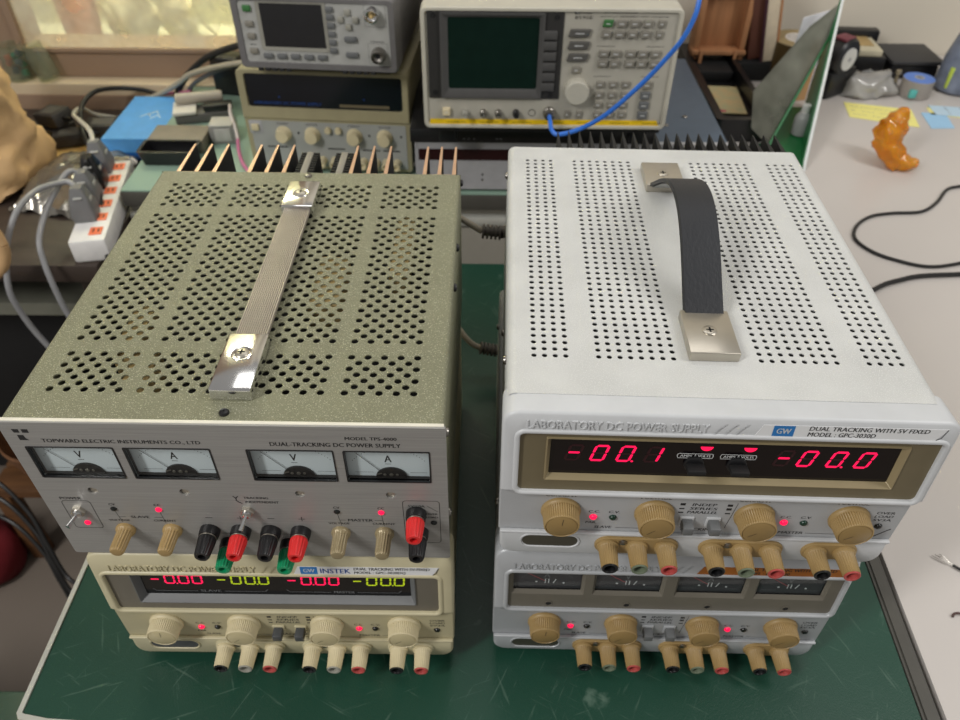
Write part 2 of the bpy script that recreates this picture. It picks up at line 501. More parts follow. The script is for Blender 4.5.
def gpc_post(t, u, v, F, w0, body, ring):
    b = MB(F)
    b.lathe([(7.4, w0), (7.4, w0 + 1.6), (6.6, w0 + 2.2), (6.3, w0 + 3), (5.6, w0 + 16.2), (5.4, w0 + 17.0), (5.0, w0 + 17.1)], (u, v, 0), n=96, cap1=False, flute=24, depth=.6, fl=(3, 4))
    o = b.build('binding_post', body, t, ang=50)
    b = MB(F)
    b.lathe([(5.0, w0 + 17.0), (5.3, w0 + 17.2), (5.2, w0 + 17.8), (4.8, w0 + 18.1), (3.8, w0 + 17.9), (3.6, w0 + 17.3), (3.5, w0 + 11)], (u, v, 0), n=28, cap0=False, cap1=False)
    b.build('tip_ring', ring, o)
    b = MB(F)
    b.lathe([(3.6, w0 + 12), (0.01, w0 + 12)], (u, v, 0), n=16, cap0=False, cap1=False)
    b.build('socket_hole', M_['matt_black'], o)

def analog_meter(t, F, x0, x1, z0, z1, deep, card, letter, needle, glassed=True, dark=False, top=-.2):
    """moving-coil meter behind a window: housing walls, card, scale, needle, cover"""
    b = MB(F)
    lp = rr(x0, x1, z0, z1, .6, 2)
    b.loft([at(lp, top), at(lp, -deep - .3)])
    hs = b.build('meter_housing', M_['black_plastic'], t)
    b = MB(F)
    b.poly([(x0, z0), (x1, z0), (x1, z1), (x0, z1)], -deep)
    b.build('meter_card', card, hs)
    cx = (x0 + x1) / 2; h = z1 - z0; W = x1 - x0
    ink = M_['dim_ink'] if dark else M_['ink']
    b = MB(F)
    R = h * 1.02
    for k in range(25):                                   # dotted scale
        a = math.radians(142 - k * 4.3)
        c0 = (cx + R * .92 * math.cos(a) * 1.05, z0 - h * .12 + R * math.sin(a))
        if x0 + 2 < c0[0] < x1 - 2 and c0[1] < z1 - .4:
            b.poly([(c0[0] - .18, c0[1] - .35), (c0[0] + .18, c0[1] - .35), (c0[0] + .18, c0[1] + .35), (c0[0] - .18, c0[1] + .35)], -deep + .06)
    lt = .52 if dark else .46
    if letter == 'V': b.text('V', cx - 2.6, cx + 1.4, z0 + h * lt, z0 + h * (lt + .22), -deep + .06)
    else: b.text('A', cx - 2.6, cx + 1.6, z0 + h * lt, z0 + h * (lt + .22), -deep + .06)
    b.line([(cx - 2.2, z0 + h * (lt - .06)), (cx + 1.2, z0 + h * (lt - .06))], .4, -deep + .06)
    b.line([(x0 + 4, z0 + 3.4), (x0 + W * .3, z0 + 3.4)], .25, -deep + .06)
    b.line([(x0 + W * .75, z0 + 3.4), (x1 - 2.5, z0 + 3.4)], .25, -deep + .06)
    if not dark:
        b.line([(x1 - 5.0, z1 - 6.6), (x1 - 3.2, z1 - 5.2), (x1 - 3.0, z1 - 3.4)], .4, -deep + .06)
        b.text('0', x0 + 4.6, x0 + 6.6, z1 - 3.6, z1 - 2.2, -deep + .06)
    b.build('scale', ink, hs, recalc=False)
    b = MB(F)
    if dark:
        for dx in (-1.5, 1.0, 4.5): b.line([(cx + dx, z0 + 6), (cx + dx + (1.6 if dx > 3 else 0), z0 + 10)], .8, -deep + .07)
        b.poly(circle((cx - 8, z0 + 7), .9, 8), -deep + .07); b.poly(circle((cx + 12, z0 + 6), .9, 8), -deep + .07)
        b.build('scale_marks', M_['white_ink'], hs, recalc=False)
    else:
        pts = [(cx + 1 + 9.5 * math.cos(a), z0 + 8.5 * math.sin(a)) for a in [PI * k / 20 for k in range(21)]]
        b.poly(pts, -deep + .1, -deep + 1.2)
        b.build('movement_shade', M_['black_plastic'], hs)
        b = MB(F)
        for dx, r in ((-3, 1.0), (1, 1.3), (4.6, .9)): b.lathe([(r, -deep + 1.2), (r, -deep + 1.5), (0.01, -deep + 1.6)], (cx + dx, z0 + 2.6, 0), n=10, cap1=False)
        b.poly([(cx - 8, z0 + 2.0), (cx - 4.6, z0 + 3.4), (cx - 4.6, z0 + 4.4), (cx - 8, z0 + 3.6)], -deep + 1.3)
        b.build('movement', M_['nickel'], hs)
    b = MB(F)
    if dark: b.line([(x0 + 5.5, z1 - 3), (cx - 2, z0 + 9)], .45, -deep + .5)
    else: b.line([(x0 + 6.5, z1 - 6.5), (cx - 5, z0 + 4.5)], .42, -deep + .8)
    b.build('needle', needle, hs, recalc=False)
    if glassed:
        b = MB(F); b.poly([(x0, z0), (x1, z0), (x1, z1), (x0, z1)], top - .4)
        b.build('meter_glass', M_['glass'], hs)

def gpc(name, label, loc, rz, D, style, zr, wtop, cs, group=None):
    t = thing(name, label, 'power supply', loc, rz, group)
    mc, mp, mpanel, kb, kc, mbz = (M_[k] for k in cs)
    holes = None
    if style == 'two':
        holes = []
        for x0, n in ((18.5, 4), (58, 8), (156.6, 8), (221.6, 4)):
            for i in range(n):
                for j in range(41): holes.append(circle((x0 + i * 6.5, 49 + j * 6.2), 1.75, 8, PI / 8))
    gpc_cover(t, mc, D, style == 'two', holes)
    zl = zr - 41; zq = zr - (3.6 if style == 'two' else 4.5)
    Wb = 258.5 if style == 'two' else 255.5
    kx = {'two': (.7, 1.5, 2.5, 2), 'meters': (1.2, 1.5, 2, 2), 'quad': (-3, -2.3, -1, -2)}[style]; px_ = 2.4 if style == 'quad' else 0
    M_['power_dark'] = mat('dark smoked power button', (66, 64, 54), rough=.3)
# --- moulded front frame: leans back slightly above the ridge
    z_r = zr + 1.5
    tilt = math.atan2(5.0, H_GPC - z_r)
    FD = frame((0, -5.0, z_r), tilt)
    vt = (H_GPC - z_r) / math.cos(tilt)
    Z = lambda z: (z - z_r) / math.cos(tilt)
    wl, wr = {'two': (10.5, 252.5), 'meters': (10.5, 250.5), 'quad': (7.5, 244.5)}[style]
    v0, v1 = Z(zr + 3.2), Z(wtop)
    wr_ = lambda e, r=3: rr(wl - e, wr + e, v0 - e, v1 + e, max(r + e, .5), 4)
    ol = lambda i: rr(i, Wb - i, i, vt - i, (1.2, 1.2, 9 - i, 9 - i), 4)
    b = MB(FD)
    b.loft([at(ol(0), -24), at(ol(0), -2.2), at(ol(.5), -.9), at(ol(1.8), 0), at(wr_(3.4), 0), at(wr_(2.9), .9), at(wr_(2.2), 1.2), at(wr_(1.0), 1.2), at(wr_(.3), .7), at(wr_(0), -.2), at(wr_(0), -5)])
    b.build('front_frame', mp, t, ang=50)
    # --- control panel, ridge and lower strip
    FP = frame()
    b = MB(FP)
    lp = lambda i: rr(i, 255 - i, zl + i * 0, zr + 2, .4, 1)
    b.loft([at(lp(0), -20), at(lp(0), 1.2), at(lp(.8), 2)], False, True)
    cp = b.build('control_panel', mpanel, t)
    b = MB(FP)
    lq = lambda i: rr(1 + i, 254 - i, 10 + i, zl, (10 - i, 10 - i, .3, .3), 5)
    b.loft([at(lq(0), -20), at(lq(0), 2), at(lq(.6), 3.2), at(lq(1.8), 4)], False, True)
    b.box(1, 254, zl - 1.2, zl + 1.0, 2, 5.0, .7)
    b.build('lower_frame', mp, t, ang=50)
    # oval power recess
    b = MB(FP)
    z_o = zl - 11
    o_ = lambda e: rr(15.5 - e, 53 + e, z_o - 4.6 - e, z_o + 7.6 + e, 6 + e, 6)
    b.loft([at(o_(1.2), 3.9), at(o_(1.0), 4.7), at(o_(.3), 4.7), at(o_(0), 4.0), at(o_(-.6), 4.02)])
    ov = b.build('power_button_rim', mp, t)
    b = MB(FP); b.poly(o_(-.4), 4.06)
    b.build('power_button', M_['power_dark'] if style != 'quad' else M_['dark_button'], ov)
    if style == 'quad':
        b = MB(FP)
        for dx in (4, 20): b.poly([(17 + dx, z_o - 6.6), (20 + dx, z_o - 6.6), (20 + dx, z_o - 5.4), (17 + dx, z_o - 5.4)], 4.1)
        b.build('switch_marks', M_['ink'], ov, recalc=False)
    # knobs
    for x, dx, a in zip((38.5, 97, 159, 219), kx, (1.5, 3.9, 3.8, 3.8)):
        gpc_knob(t, x + dx, zq - 15.6, FP, 2, kb, kc, a)
    # binding posts on stadium plates
    rk, rg, rd = M_['black_plastic'], (M_['ring_green'] if style != 'quad' else M_['ring_grey']), M_['ring_red']
    zt_ = zl - 11
    for xs, rings in ((tuple(q + px_ for q in xs_), rs_) for xs_, rs_ in (((72.5, 91.5, 110.5), (rk, rg, rd)), ((141, 160, 179), (rk, rg, rd)), ((208.5, 227.5), (rk, rd)))):
        b = MB(FP)
        s_ = lambda i: rr(xs[0] - 8.6 + i, xs[-1] + 8.6 - i, zt_ - 8.6 + i, zt_ + 8.6 - i, 8.5 - i, 8)
        b.loft([at(s_(0), 3.9), at(s_(0), 5.2), at(s_(.8), 5.8)], False, True)
        b.build('terminal_plate', kb if style != 'quad' else mp, t)
        for x, rg_ in zip(xs, rings): gpc_post(t, x, zt_, FP, 5.6, kb, rg_)
        if len(xs) == 3:
            b = MB(FP); b.lathe([(2.6, 5.8), (2.6, 6.6), (1.4, 7.2), (.01, 7.2)], ((xs[0] + xs[1]) / 2 , zt_ + 4.8, 0), n=12, cap1=False)
            b.build('screw', M_['steel'], t)
    # push buttons with light brackets
    for x in (120, 137):
        b = MB(FP); b.box(x - 4.6, x + 4.6, zq - 28, zq - 18.5, 1.8, 3.2, .5)
        br = b.build('button_surround', mp, t)
        b = MB(FP); b.box(x - 3.4, x + 3.4, zq - 27, zq - 20, 2.5, 11, .6)
        b.build('button', M_['dark_button'] if style == 'quad' else M_['grey_button'], br)
    # indicators
    zc = zq - 21.8
    off = M_['led_green_off'] if style == 'two' else M_['led_off']
    for x, m in ((60.5, 'r'), (73, 'o'), (182, 'r'), (194.5, 'o'), (242, 'x')):
        b = MB(FP)
        b.lathe([(2.5, 1.9), (2.5, 2.4), (1.8, 3.4), (.01, 3.7)], (x, zc if m != 'x' else zc - 1, 0), n=14, cap1=False)
        b.build('indicator_light', M_['led_red'] if m == 'r' else (off if m == 'o' else M_['led_off']), t,
                label='lit red indicator light' if m == 'r' else None)
    # printed legends
    b = MB(FP); w = 2.06
    for x, s in ((38.5, 'CURRENT'), (97, 'VOLTAGE'), (159, 'CURRENT'), (219, 'VOLTAGE')):
        b.text(s, x - 10, x + 10, zr - 5.6, zr - 2.6, w, shear=.15)
    for x in (60.5, 182):
        b.text('C.C.', x - 3.6, x + 3.4, zq - 17.6, zq - 15.2, w, shear=.15)
        b.text('C.V.', x + 9.2, x + 16.2, zq - 17.6, zq - 15.2, w, shear=.15)
    b.text('PAR.', 56, 63, zq - 29, zq - 26.8, w, shear=.15)
    b.text('SLAVE', 62, 73, zq - 34.0, zq - 31.4, w, shear=.15)
    b.text('MASTER', 181, 197, zq - 34.0, zq - 31.4, w, shear=.15)
    b.line([(76, zq - 33), (114, zq - 33)], .4, w); b.line([(199, zq - 33), (226, zq - 33)], .4, w)
    b.text('TRACKING', 117, 140, zq - 33.6, zq - 30.8, w, shear=.15)
    for k, s in enumerate(('INDEP', 'SERIES', 'PARALLEL')):
        b.text(s, 121 - k, 136 + k, zq - 7.6 - k * 3.9, zq - 5 - k * 3.9, w, shear=.15)
        for x in (113.5, 143): b.box(x, x + 3.2, zq - 7.4 - k * 3.9, zq - (5.2 if (k == 0 or (x > 120 and k == 1)) else 6.2) - k * 3.9, 2, 2.08)
    b.line([(149, zq - 4), (146, zq - 30)], .35, w)
    for k, s in enumerate(('OVER', 'LOAD', '5V3A')):
        b.text(s, 236.5, 248, zq - 10.6 - k * 3.6, zq - 8.2 - k * 3.6, w, shear=.15)
    if style == 'two': b.line([(241, zq - 31), (243, zq - 34), (251, zq - 26)], .9, w)
    b.build('panel_lettering', M_['ink'], t, recalc=False)
    # raised maker line on the frame
    b = MB(FD)
    ve, vf = (Z(wtop + 3.8), Z(wtop + 11.2))
    b.text('LABORATORY DC POWER SUPPLY', 14, 117, ve + .6, vf - .6, .8, .9)
    for k in range(3):
        x = 121 + k * 6.2
        pts = [(x + 1.2 * t_ * 3.2 + 1.6 * t_ * t_, ve + t_ * (vf - ve)) for t_ in [q / 8 for q in range(9)]]
        b.line(pts, .7, .5)
    b.build('raised_lettering', mp, t, ang=20)
    # badge plate
    x0, x1 = 143.5, 250.5 if style != 'quad' else 246
    b = MB(FD)
    lp = [(x0, ve - .6), (x1 - 5, ve - .6), (x1, vf + .4), (x0 + 3.6, vf + .4)]
    b.poly(lp, .05, .3)
    bp = b.build('badge_plate', M_['label_copper'] if style == 'meters' else M_['label_silver'], t)
    b = MB(FD)
    if style == 'two':
        b.text('DUAL TRACKING WITH 5V FIXED', 173, 240, ve + 4.4, ve + 7.6, .36, shear=.1); b.text('MODEL : GPC-3030D', 173, 211, ve + .0, ve + 3.2, .36, shear=.1)
    elif style == 'quad':
        b.text('DUAL TRACKING WITH 5V FIXED', 186, 239, ve + 4.4, ve + 7.4, .36, shear=.1); b.text('MODEL : GPC-3030DQ', 186, 222, ve + .1, ve + 3.1, .36, shear=.1)
    else:
        b.text('DUAL TRACKING WITH 5V FIXED', 175, 240, ve + 4.4, ve + 7.6, .36, shear=.1); b.text('MODEL : GPC-3030', 175, 208, ve + .0, ve + 3.2, .36, shear=.1)
    b.line([(x1 - 4.6, ve - .2), (x1 - 2.4, ve + 1.4), (x1 - .6, vf)], .5, .36)
    b.build('badge_lettering', M_['ink'], bp, recalc=False)
    if style != 'meters':
        gx = 153 if style == 'two' else 140.5
        if style == 'quad': gx = 148.5
        b = MB(FD); b.poly([(gx, ve - .4), (gx + 12, ve - .4), (gx + 12, vf + .2), (gx, vf + .2)], .38)
        lg = b.build('logo', M_['blue_ink'], bp)
        b = MB(FD); b.text('GW', gx + 2, gx + 10, ve + 1.6, vf - 1.8, .44)
        b.build('logo_letters', M_['white_ink'], bp, recalc=False)
        if style == 'quad':
            b = MB(FD); b.text('INSTEK', gx + 14, gx + 35, ve + .8, vf - 1.4, .4); b.build('logo_word', M_['deep_blue_ink'], bp, recalc=False)
    # --- display area
    G = wr_(0)
    if style == 'meters':
        cx = (40, 98, 158, 216)
        rects = [(x - 26 - (2 if x == 40 else 0), x + 26, Z(92), v1 - .6) for x in cx]
        b = MB(FD)
        b.plate(wr_(.2), [rr(*r, .8, 2) for r in rects], -1.6, F=FD)
        for x in cx: b.lathe([(2.9, -1.5), (2.9, -1.0), (2.2, -1.0), (2.0, -2.0), (.01, -2.0)], (x + 1, Z(81), 0), n=14, cap0=False, cap1=False)
        b.build('display_bezel', mbz, t)
        for i, r in enumerate(rects):
            b = MB(FD)
            b.loft([at(rr(*r, .8, 2), -1.6), at(rr(r[0] + 2.2, r[1] - 2.2, r[2] + 2.6, r[3] - .8, .6, 2), -4.2)])
            bz = b.build('meter_bezel', M_['bronze_grey'], t)
            analog_meter(t, FD, r[0] + 2.2, r[1] - 2.2, r[2] + 2.6, r[3] - .8, 5.6, M_['meter_dark'], 'AVAV'[i], M_['needle_red'], True, True, -4.2)
        b = MB(FD)
        for x in cx: b.lathe([(2.1, -1.35), (.01, -1.35)], (x + 1, Z(81), 0), n=12, cap0=False, cap1=False)
        b.build('adjuster_hole', M_['matt_black'], t)
        return t
    d0, d1 = (29, 233) if style == 'two' else (29, 224)
    e0, e1 = Z(wtop - 36.4 if style == 'two' else 90.5), Z(wtop - 6.4 if style == 'two' else 117.5)
    dd = lambda e, r=.8: rr(d0 - e, d1 + e, e0 - e, e1 + e * .8, r, 4)
    b = MB(FD)
    ee = 3.0 if style == 'two' else 4.2
    b.loft([at(G, -1.6), at(dd(ee), -1.8)])
    b.build('display_bezel', mbz, t)
    b = MB(FD)
    dz = 0 if style == 'two' else 1.6
    b.loft([at(dd(ee), -1.8), at(dd(ee - .3), -.6), at(dd(ee - .8), -.6), at(dd(0), -4.6 - dz)])
    b.build('display_surround', M_['bronze_light'] if style == 'two' else M_['grey_button'], t)
    b = MB(FD); b.poly(dd(.3), -4.5 - dz)
    b.build('display_window', M_['smoked'] if style == 'two' else M_['black_gloss'], t)
    wz = -4.42 - dz
    if style == 'two':
        vb = Z(102.6); h = 12.0
        for x0, st in ((38.0, '-001'), (162, '-000')):
            for k, ch in enumerate(st):
                digit(ch, x0 + ((0, 15.2, 30.8, 47.2) if x0 < 100 else (0, 13.8, 31.2, 47.6))[k], vb, 7.4, h, 1.35, .26, M_['digit_red'], t, FD, dot=(k == 2), dim=M_['digit_dim'], wz=wz)
        for x in (110.5, 136):
            b = MB(FD); b.text('AMPS', x - 4.4, x + 2.6, Z(107.4), Z(109.4), wz); b.text('VOLTS', x + 6, x + 13.4, Z(107.4), Z(109.4), wz)
            for q in (x - 5.6, x + 4.8): b.line([(q, Z(106.6)), (q + 9.8, Z(106.6)), (q + 10.4, Z(108.4)), (q + 9.8, Z(110.2)), (q, Z(110.2)), (q - .6, Z(108.4)), (q, Z(106.6))], .4, wz)
            b.build('switch_lettering', M_['white_ink'], t, recalc=False)
            b = MB(FD)
            b.poly([(x + 10.2 + 3.8 * math.cos(a), Z(116.2) + 3.4 * math.sin(a)) for a in [PI + PI * k / 12 for k in range(13)]], wz)
            b.build('indicator_light', M_['led_red'], t, label='lit red half-round indicator light')
            b = MB(FD); b.lathe([(6.0, -4.4), (6.0, -3.2), (5.2, -2.8)], (x + 4.5, Z(102.4), 0), n=24)
            sb = b.build('switch_base', M_['black_plastic'], t)
            b = MB(FD); b.box(x - .5, x + 10.5, Z(100.6), Z(104), -3, 4.4, .8)
            b.build('switch_lever', M_['matt_black'], sb)
    else:
        vb = Z(103); h = 9.2
        for x0, st, m in ((35.4, '-000', 'digit_red'), (83.6, '-000', 'digit_green'), (134.5, '-000', 'digit_red'), (182, '-000', 'digit_green')):
            for k, ch in enumerate(st):
                digit(ch, x0 + (0, 10.6, 20.8, 30.6)[k], vb, 6.6, h, 1.15, .06, M_[m], t, FD, dot=(k == (1 if m == 'digit_red' else 2)), wz=wz)
        b = MB(FD)
        for x, s in ((77, 'SLAVE'), (175, 'MASTER')):
            b.text(s, x - 7.5, x + 7.5, Z(93), Z(95.6), wz)
            for sg in (-1, 1): b.line([(x + sg * 10, Z(94)), (x + sg * 40, Z(94)), (x + sg * 42, Z(96.4))], .35, wz)
            b.build('display_lettering', M_['dim_ink'], t, recalc=False); b = MB(FD)
        for x, s in ((54, 'A'), (102, 'V'), (153, 'A'), (201, 'V')): 
            b.text(s, x, x + 2.6, Z(114.5), Z(116.5), wz); b.build('unit_letter', M_['dim_ink'], t, recalc=False); b = MB(FD)
        b.bm.free()
    return t

def side_screws(t, xs, pts, m='steel'):
    for (x, sg) in xs:
        F = Matrix.Scale(MM, 4) @ Matrix(((0, 0, sg, x), (1, 0, 0, 0), (0, 1, 0, 0), (0, 0, 0, 1)))
        for (y, z) in pts: screw(t, (y, z, 0), F, 3.0, 2.2, m)

# --- white supply on top right
US = gpc('power_supply', 'white bench power supply with black strap handle and two glowing red readouts', (0.0132, 0.2947, H_GPC * MM), -0.0248, 321, 'two', 76, 127.4,
         ('white_case', 'white_plastic', 'white_panel', 'tan_knob', 'tan_cap', 'bronze'))
side_screws(US, ((2, -1),), ((60, 128), (300, 126), (190, 40)))
# strap handle
hd = MB(MMF); zt = H_GPC - .8
def cap(y0, y1, hgt, flip):
    b = MB(MMF)
    b.box(112.2, 142.8, y0, y1, zt, zt + hgt, 1.0)
    return b
b = cap(47, 88.5, 7.0, 0); c1 = b.build('handle_end_cap', M_['nickel'], US)
b = cap(247.5, 285, 7.0, 1); c2 = b.build('handle_end_cap', M_['nickel'], US)
for y, c in ((68, c1), (266, c2)): screw(c, (127.5, y, zt + 7), TOPF, 4.6, 1.0, 'nickel')
N_ = 28
def arch(th0, th1, x0, x1, name, m, parent):
    b = MB(MMF); loops = []
    for k in range(N_ + 1):
        s_ = k / N_
        y = 84 + (252 - 84) * s_
        e = 0.0 if s_ in (0, 1) else 1.0
        q = math.sin(PI * s_)
        h = 4.0 + 40 * (q ** 1.12)
        dy = (252 - 84); dh = 40 * 1.12 * (max(q, .02) ** .12) * math.cos(PI * s_) * PI
        n_ = Vector((-dh, dy)).normalized()
        a = (y + n_.x * th0, zt + h + n_.y * th0); c = (y + n_.x * th1, zt + h + n_.y * th1)
        loops.append([(x0, a[0], a[1]), (x0 + .8, c[0], c[1]), (x1 - .8, c[0], c[1]), (x1, a[0], a[1])])
    b.loft(loops, True, True)
    return b.build(name, m, parent, ang=30)
st = arch(-1.0, 2.0, 114.5, 140.5, 'handle_strap', M_['rubber'], US)
arch(-2.0, -1.0, 116.5, 138.5, 'strap_lining', M_['strap_under'], st)
# heat sink on the back
b = MB(MMF); b.box(44, 252, 321, 325.5, 16, 133); hs = b.build('heat_sink', M_['black_fin'], US)
for k in range(21):
    b = MB(MMF); x = 48 + k * 10
    b.loft([[(x - 2.6, 325, 16), (x + 2.6, 325, 16), (x + 2.6, 325, 135), (x - 2.6, 325, 135)], [(x - .35, 370, 16), (x + .35, 370, 16), (x + .35, 370, 135), (x - .35, 370, 135)]], True, True)
    b.build('fin', M_['black_fin'], hs)

# --- silver supply below it
LS = gpc('power_supply', 'silver grey bench power supply with four dark pointer meters, under the white one', (0.0119, 0.2984, 0), -0.0157, 300, 'meters', 73, 119.5,
         ('silver_case', 'silver_plastic', 'silver_panel', 'tan_knob', 'tan_cap', 'bronze_grey'))
side_screws(LS, ((2, -1),), ((60, 120), (270, 120)))
# --- beige supply bottom left
QS = gpc('power_supply', 'beige bench power supply with red and green digits, under the olive one', (-0.2731, 0.2926, 0), -0.0022, 290, 'quad', 75.5, 121,
         ('beige_case', 'beige_plastic', 'beige_panel', 'cream_knob', 'cream_cap', 'bronze_grey'))

# ================================================================ olive analogue supply, top left
OT = thing('power_supply', 'olive topped analogue bench power supply with brushed front and four white pointer meters', 'power supply', (-0.2751, 0.2919, (H_GPC + 2) * MM), -0.0071)
W, D, HT = 256.0, 290.0, 132.4
holes = []
hx, hy = 117.0, 139.0
bands = [(27, 4), (73.5, 15), (236.5, 4)]
for gx in (19.2, 73.2, 139.2, 194.6):
    for y0, n in bands:
        for j in range(2 * n - 1):
            y = y0 + j * 5.25
            for i in range(5 if j % 2 == 0 else 5):
                x = gx + i * 10.3 + (0 if j % 2 == 0 else 5.15)
                if j % 2 and i == 4: continue
                holes.append(circle((x, y), 2.35, 10))
b = MB(MMF)
x0, x1, r, z0 = .8, 255.2, 2.5, 2.0
b.plate([(x0 + r, 3), (x1 - r, 3), (x1 - r, D), (x0 + r, D)], holes, HT, HT - .9)
for sx in (0, 1):
    prof = [((x0 + r - r * math.sin(a)) if not sx else (x1 - r + r * math.sin(a)), HT - r + r * math.cos(a)) for a in [PI / 2 * k / 4 for k in range(5)]]
    prof.append((x0 if not sx else x1, z0))
    b.loft([[(p[0], 3, p[1]) for p in prof], [(p[0], D, p[1]) for p in prof]], closed=False)
b._add([(x0, D - .5, z0), (x1, D - .5, z0), (x1, D - .5, HT), (x0, D - .5, HT)], [(0, 1, 2, 3)])
b._add([(x0, 3, z0), (x1, 3, z0), (x1, D, z0), (x0, D, z0)], [(0, 1, 2, 3)])
b.build('cover', M_['olive'], OT, ang=40)
b = MB(MMF); b.box(1, 255, .8, 3.2, HT - 1.6, HT + .3, .3); b.build('cover_edge', M_['olive_edge'], OT)
b = MB(MMF); b.box(6, 250, 11, D - 5, 5, HT - 26); b.build('dark_interior', M_['matt_black'], OT)  # added black filler that keeps the view through the vent holes dark
M_['component_tan'] = mat('tan board component', (206, 178, 120), rough=0.5)
for (cx, cy, w_, h_) in ((45, 92, 14, 52), (62, 55, 16, 30), (165, 148, 22, 60), (214, 200, 14, 90)):
    b = MB(MMF); b.box(cx - w_ / 2, cx + w_ / 2, cy - h_ / 2, cy + h_ / 2, HT - 27, HT - 7, 1.5)
    b.build('internal_component', M_['component_tan'], OT)
for x in (24, 232):
    for y in (25, 260):
        b = MB(MMF); b.lathe([(7, 2.2), (7.6, -2)], (x, y, 0), n=16); b.build('foot', M_['black_plastic'], OT)
screw(OT, (128, 9, HT), TOPF, 3.0, 2.0, 'black_plastic'); screw(OT, (127, 284, HT), TOPF, 3.0, 2.0, 'steel')
side_screws(OT, ((255.2, 1),), ((10, 118), (10, 40)), 'steel'); side_screws(OT, ((255.2, 1),), ((190, 126), (140, 126), (284, 128)), 'black_plastic')
# flat ribbed handle
y0c, y1c, y2c, y3c = 19, 69, 221, 260
for a, e in ((y0c, y1c), (y2c, y3c)):
    b = MB(MMF); b.box(117.5, 142.5, a, e, HT, HT + 9.5, 1.3)
    c = b.build('handle_end_cap', M_['chrome'], OT)
    b = MB(MMF); b.lathe([(6.6, HT + 9.5), (6.2, HT + 9.9), (4.8, HT + 9.7)], (130, (a + e) / 2 + (6 if a < 100 else 0), 0), n=24, cap0=False, cap1=False); b.build('dished_washer', M_['chrome'], c)
    screw(c, (130, (a + e) / 2 + (6 if a < 100 else 0), HT + 9.4), TOPF, 4.4, 1.6, 'nickel')
b = MB(MMF)
nr = 15; prof = []
for k in range(nr):
    xa = 120.0 + 20.4 * k / nr; dx = 20.4 / nr
    prof += [(xa, HT + 5.9), (xa + dx * .3, HT + 6.9), (xa + dx * .7, HT + 6.9)]
prof += [(140.4, HT + 6.3), (140.4, HT + 4.2), (120.0, HT + 4.2)]
b.loft([[(p[0], y1c - 2, p[1]) for p in prof], [(p[0], y2c + 2, p[1]) for p in prof]], True, True)
b.build('handle_strap', M_['ribbed_alu'], OT, ang=15)
# front plate with meter cut-outs
FP = frame()
mx = [(9, 60), (66, 117), (138.5, 189.3), (195.3, 246)]
b = MB(FP)
outer = rr(0, W, 2, HT - .2, 1.5, 2)
b.plate(outer, [rr(a, c, 83.5, 111.6, .8, 2) for a, c in mx] + [circle((x, 70.3), 3.2, 18) for x in (34.7, 92, 164, 220.5)], .4, -2.2)
b.build('front_panel', M_['brushed'], OT)
for (a, c), l in zip(mx, 'VAVA'):
    analog_meter(OT, FP, a, c, 83.5, 111.6, 4.4, M_['meter_white'], l, M_['ink'])
    b = MB(FP)
    lo = rr(a - .3, c + .3, 83.2, 111.9, .8, 2); li = rr(a + .5, c - .5, 84, 111.1, .6, 2)
    b.loft([at(lo, .4), at(lo, .8), at(li, .8), at(li, -.6)]); b.build('meter_rim', M_['black_plastic'], OT)
for x in (34.7, 92, 164, 220.5):
    b = MB(FP); b.lathe([(3.15, -2.2), (2.8, -1.2), (1.6, -.7), (.01, -.6)], (x, 69.4, 0), n=20, cap0=False, cap1=False); b.build('adjuster_screw', M_['nickel'], OT)
def fluted_knob(u, v):
    b = MB(FP)
    b.lathe([(6.2, .4), (6.4, 2.0), (6.0, 3.2), (5.0, 4.2), (4.7, 17), (4.3, 18.4), (3.6, 18.9), (.01, 18.9)], (u, v, 0), n=96, cap1=False, flute=16, depth=.55, fl=(3, 5))
    b.build('knob', M_['tan_knob'] if u < 150 else M_['bronze_light'], OT, ang=50)
for u in (43.4, 74.2, 185, 213.6): fluted_knob(u, 30.6)
def bpost(u, v, m, L=20):
    b = MB(FP); b.lathe([(6.6, .4), (6.6, 4), (6.2, 6.2), (5.2, 6.4), (5.2, 7.2)], (u, v, 0), n=24, cap1=False)
    c = b.build('binding_post', M_['black_plastic'], OT)
    b = MB(FP); b.lathe([(5.6, 6.4), (5.6, 7.1), (4, 7.1)], (u, v, 0), n=24, cap0=False, cap1=False); b.build('washer', M_['nickel'], c)
    b = MB(FP); b.lathe([(5.4, 7.2), (6.0, 8.4), (5.9, 10), (5.0, L), (4.4, L + 1.2), (2.6, L + 1.2), (2.5, L - 4), (.01, L - 4)], (u, v, 0), n=96, cap0=False, cap1=False, flute=16, depth=.5, fl=(1, 3))
    o = b.build('post_cap', M_[m], c, ang=50)
    return c
for u, v, m in ((98.8, 30.5, 'black_plastic'), (119.2, 30.5, 'red_plastic'), (139, 30.5, 'black_plastic'), (158.6, 30.5, 'red_plastic'), (109, 16, 'green_plastic'), (149.2, 16, 'green_plastic'),
                (235.4, 52.5, 'red_plastic'), (236, 32, 'black_plastic')):
    nm = m.split('_')[0]
    bpost(u, v, m)['label'] = nm + ' binding post'
def toggle(u, v, dx, dz):
    b = MB(FP); b.lathe([(4.6, .4), (4.6, 2.2), (4.0, 2.6)], (u, v, 0), n=6); n_ = b.build('toggle_switch', M_['nickel'], OT)
    b = MB(FP); b.lathe([(3.1, 2.4), (3.1, 4.4), (2.0, 4.8), (.01, 4.8)], (u, v, 0), n=20, cap1=False); b.build('bushing', M_['chrome'], n_)
    b = MB(FP); b.tube([(u, v, 4.2), (u + dx * .5, v + dz * .5, 8), (u + dx, v + dz, 12.5)], 1.3, 10, 4, taper=(.7, 1.25)); b.build('toggle_lever', M_['chrome'], n_)
toggle(18.8, 49.8, -2.6, -1.4); toggle(127.6, 52, -2.4, -4.6)
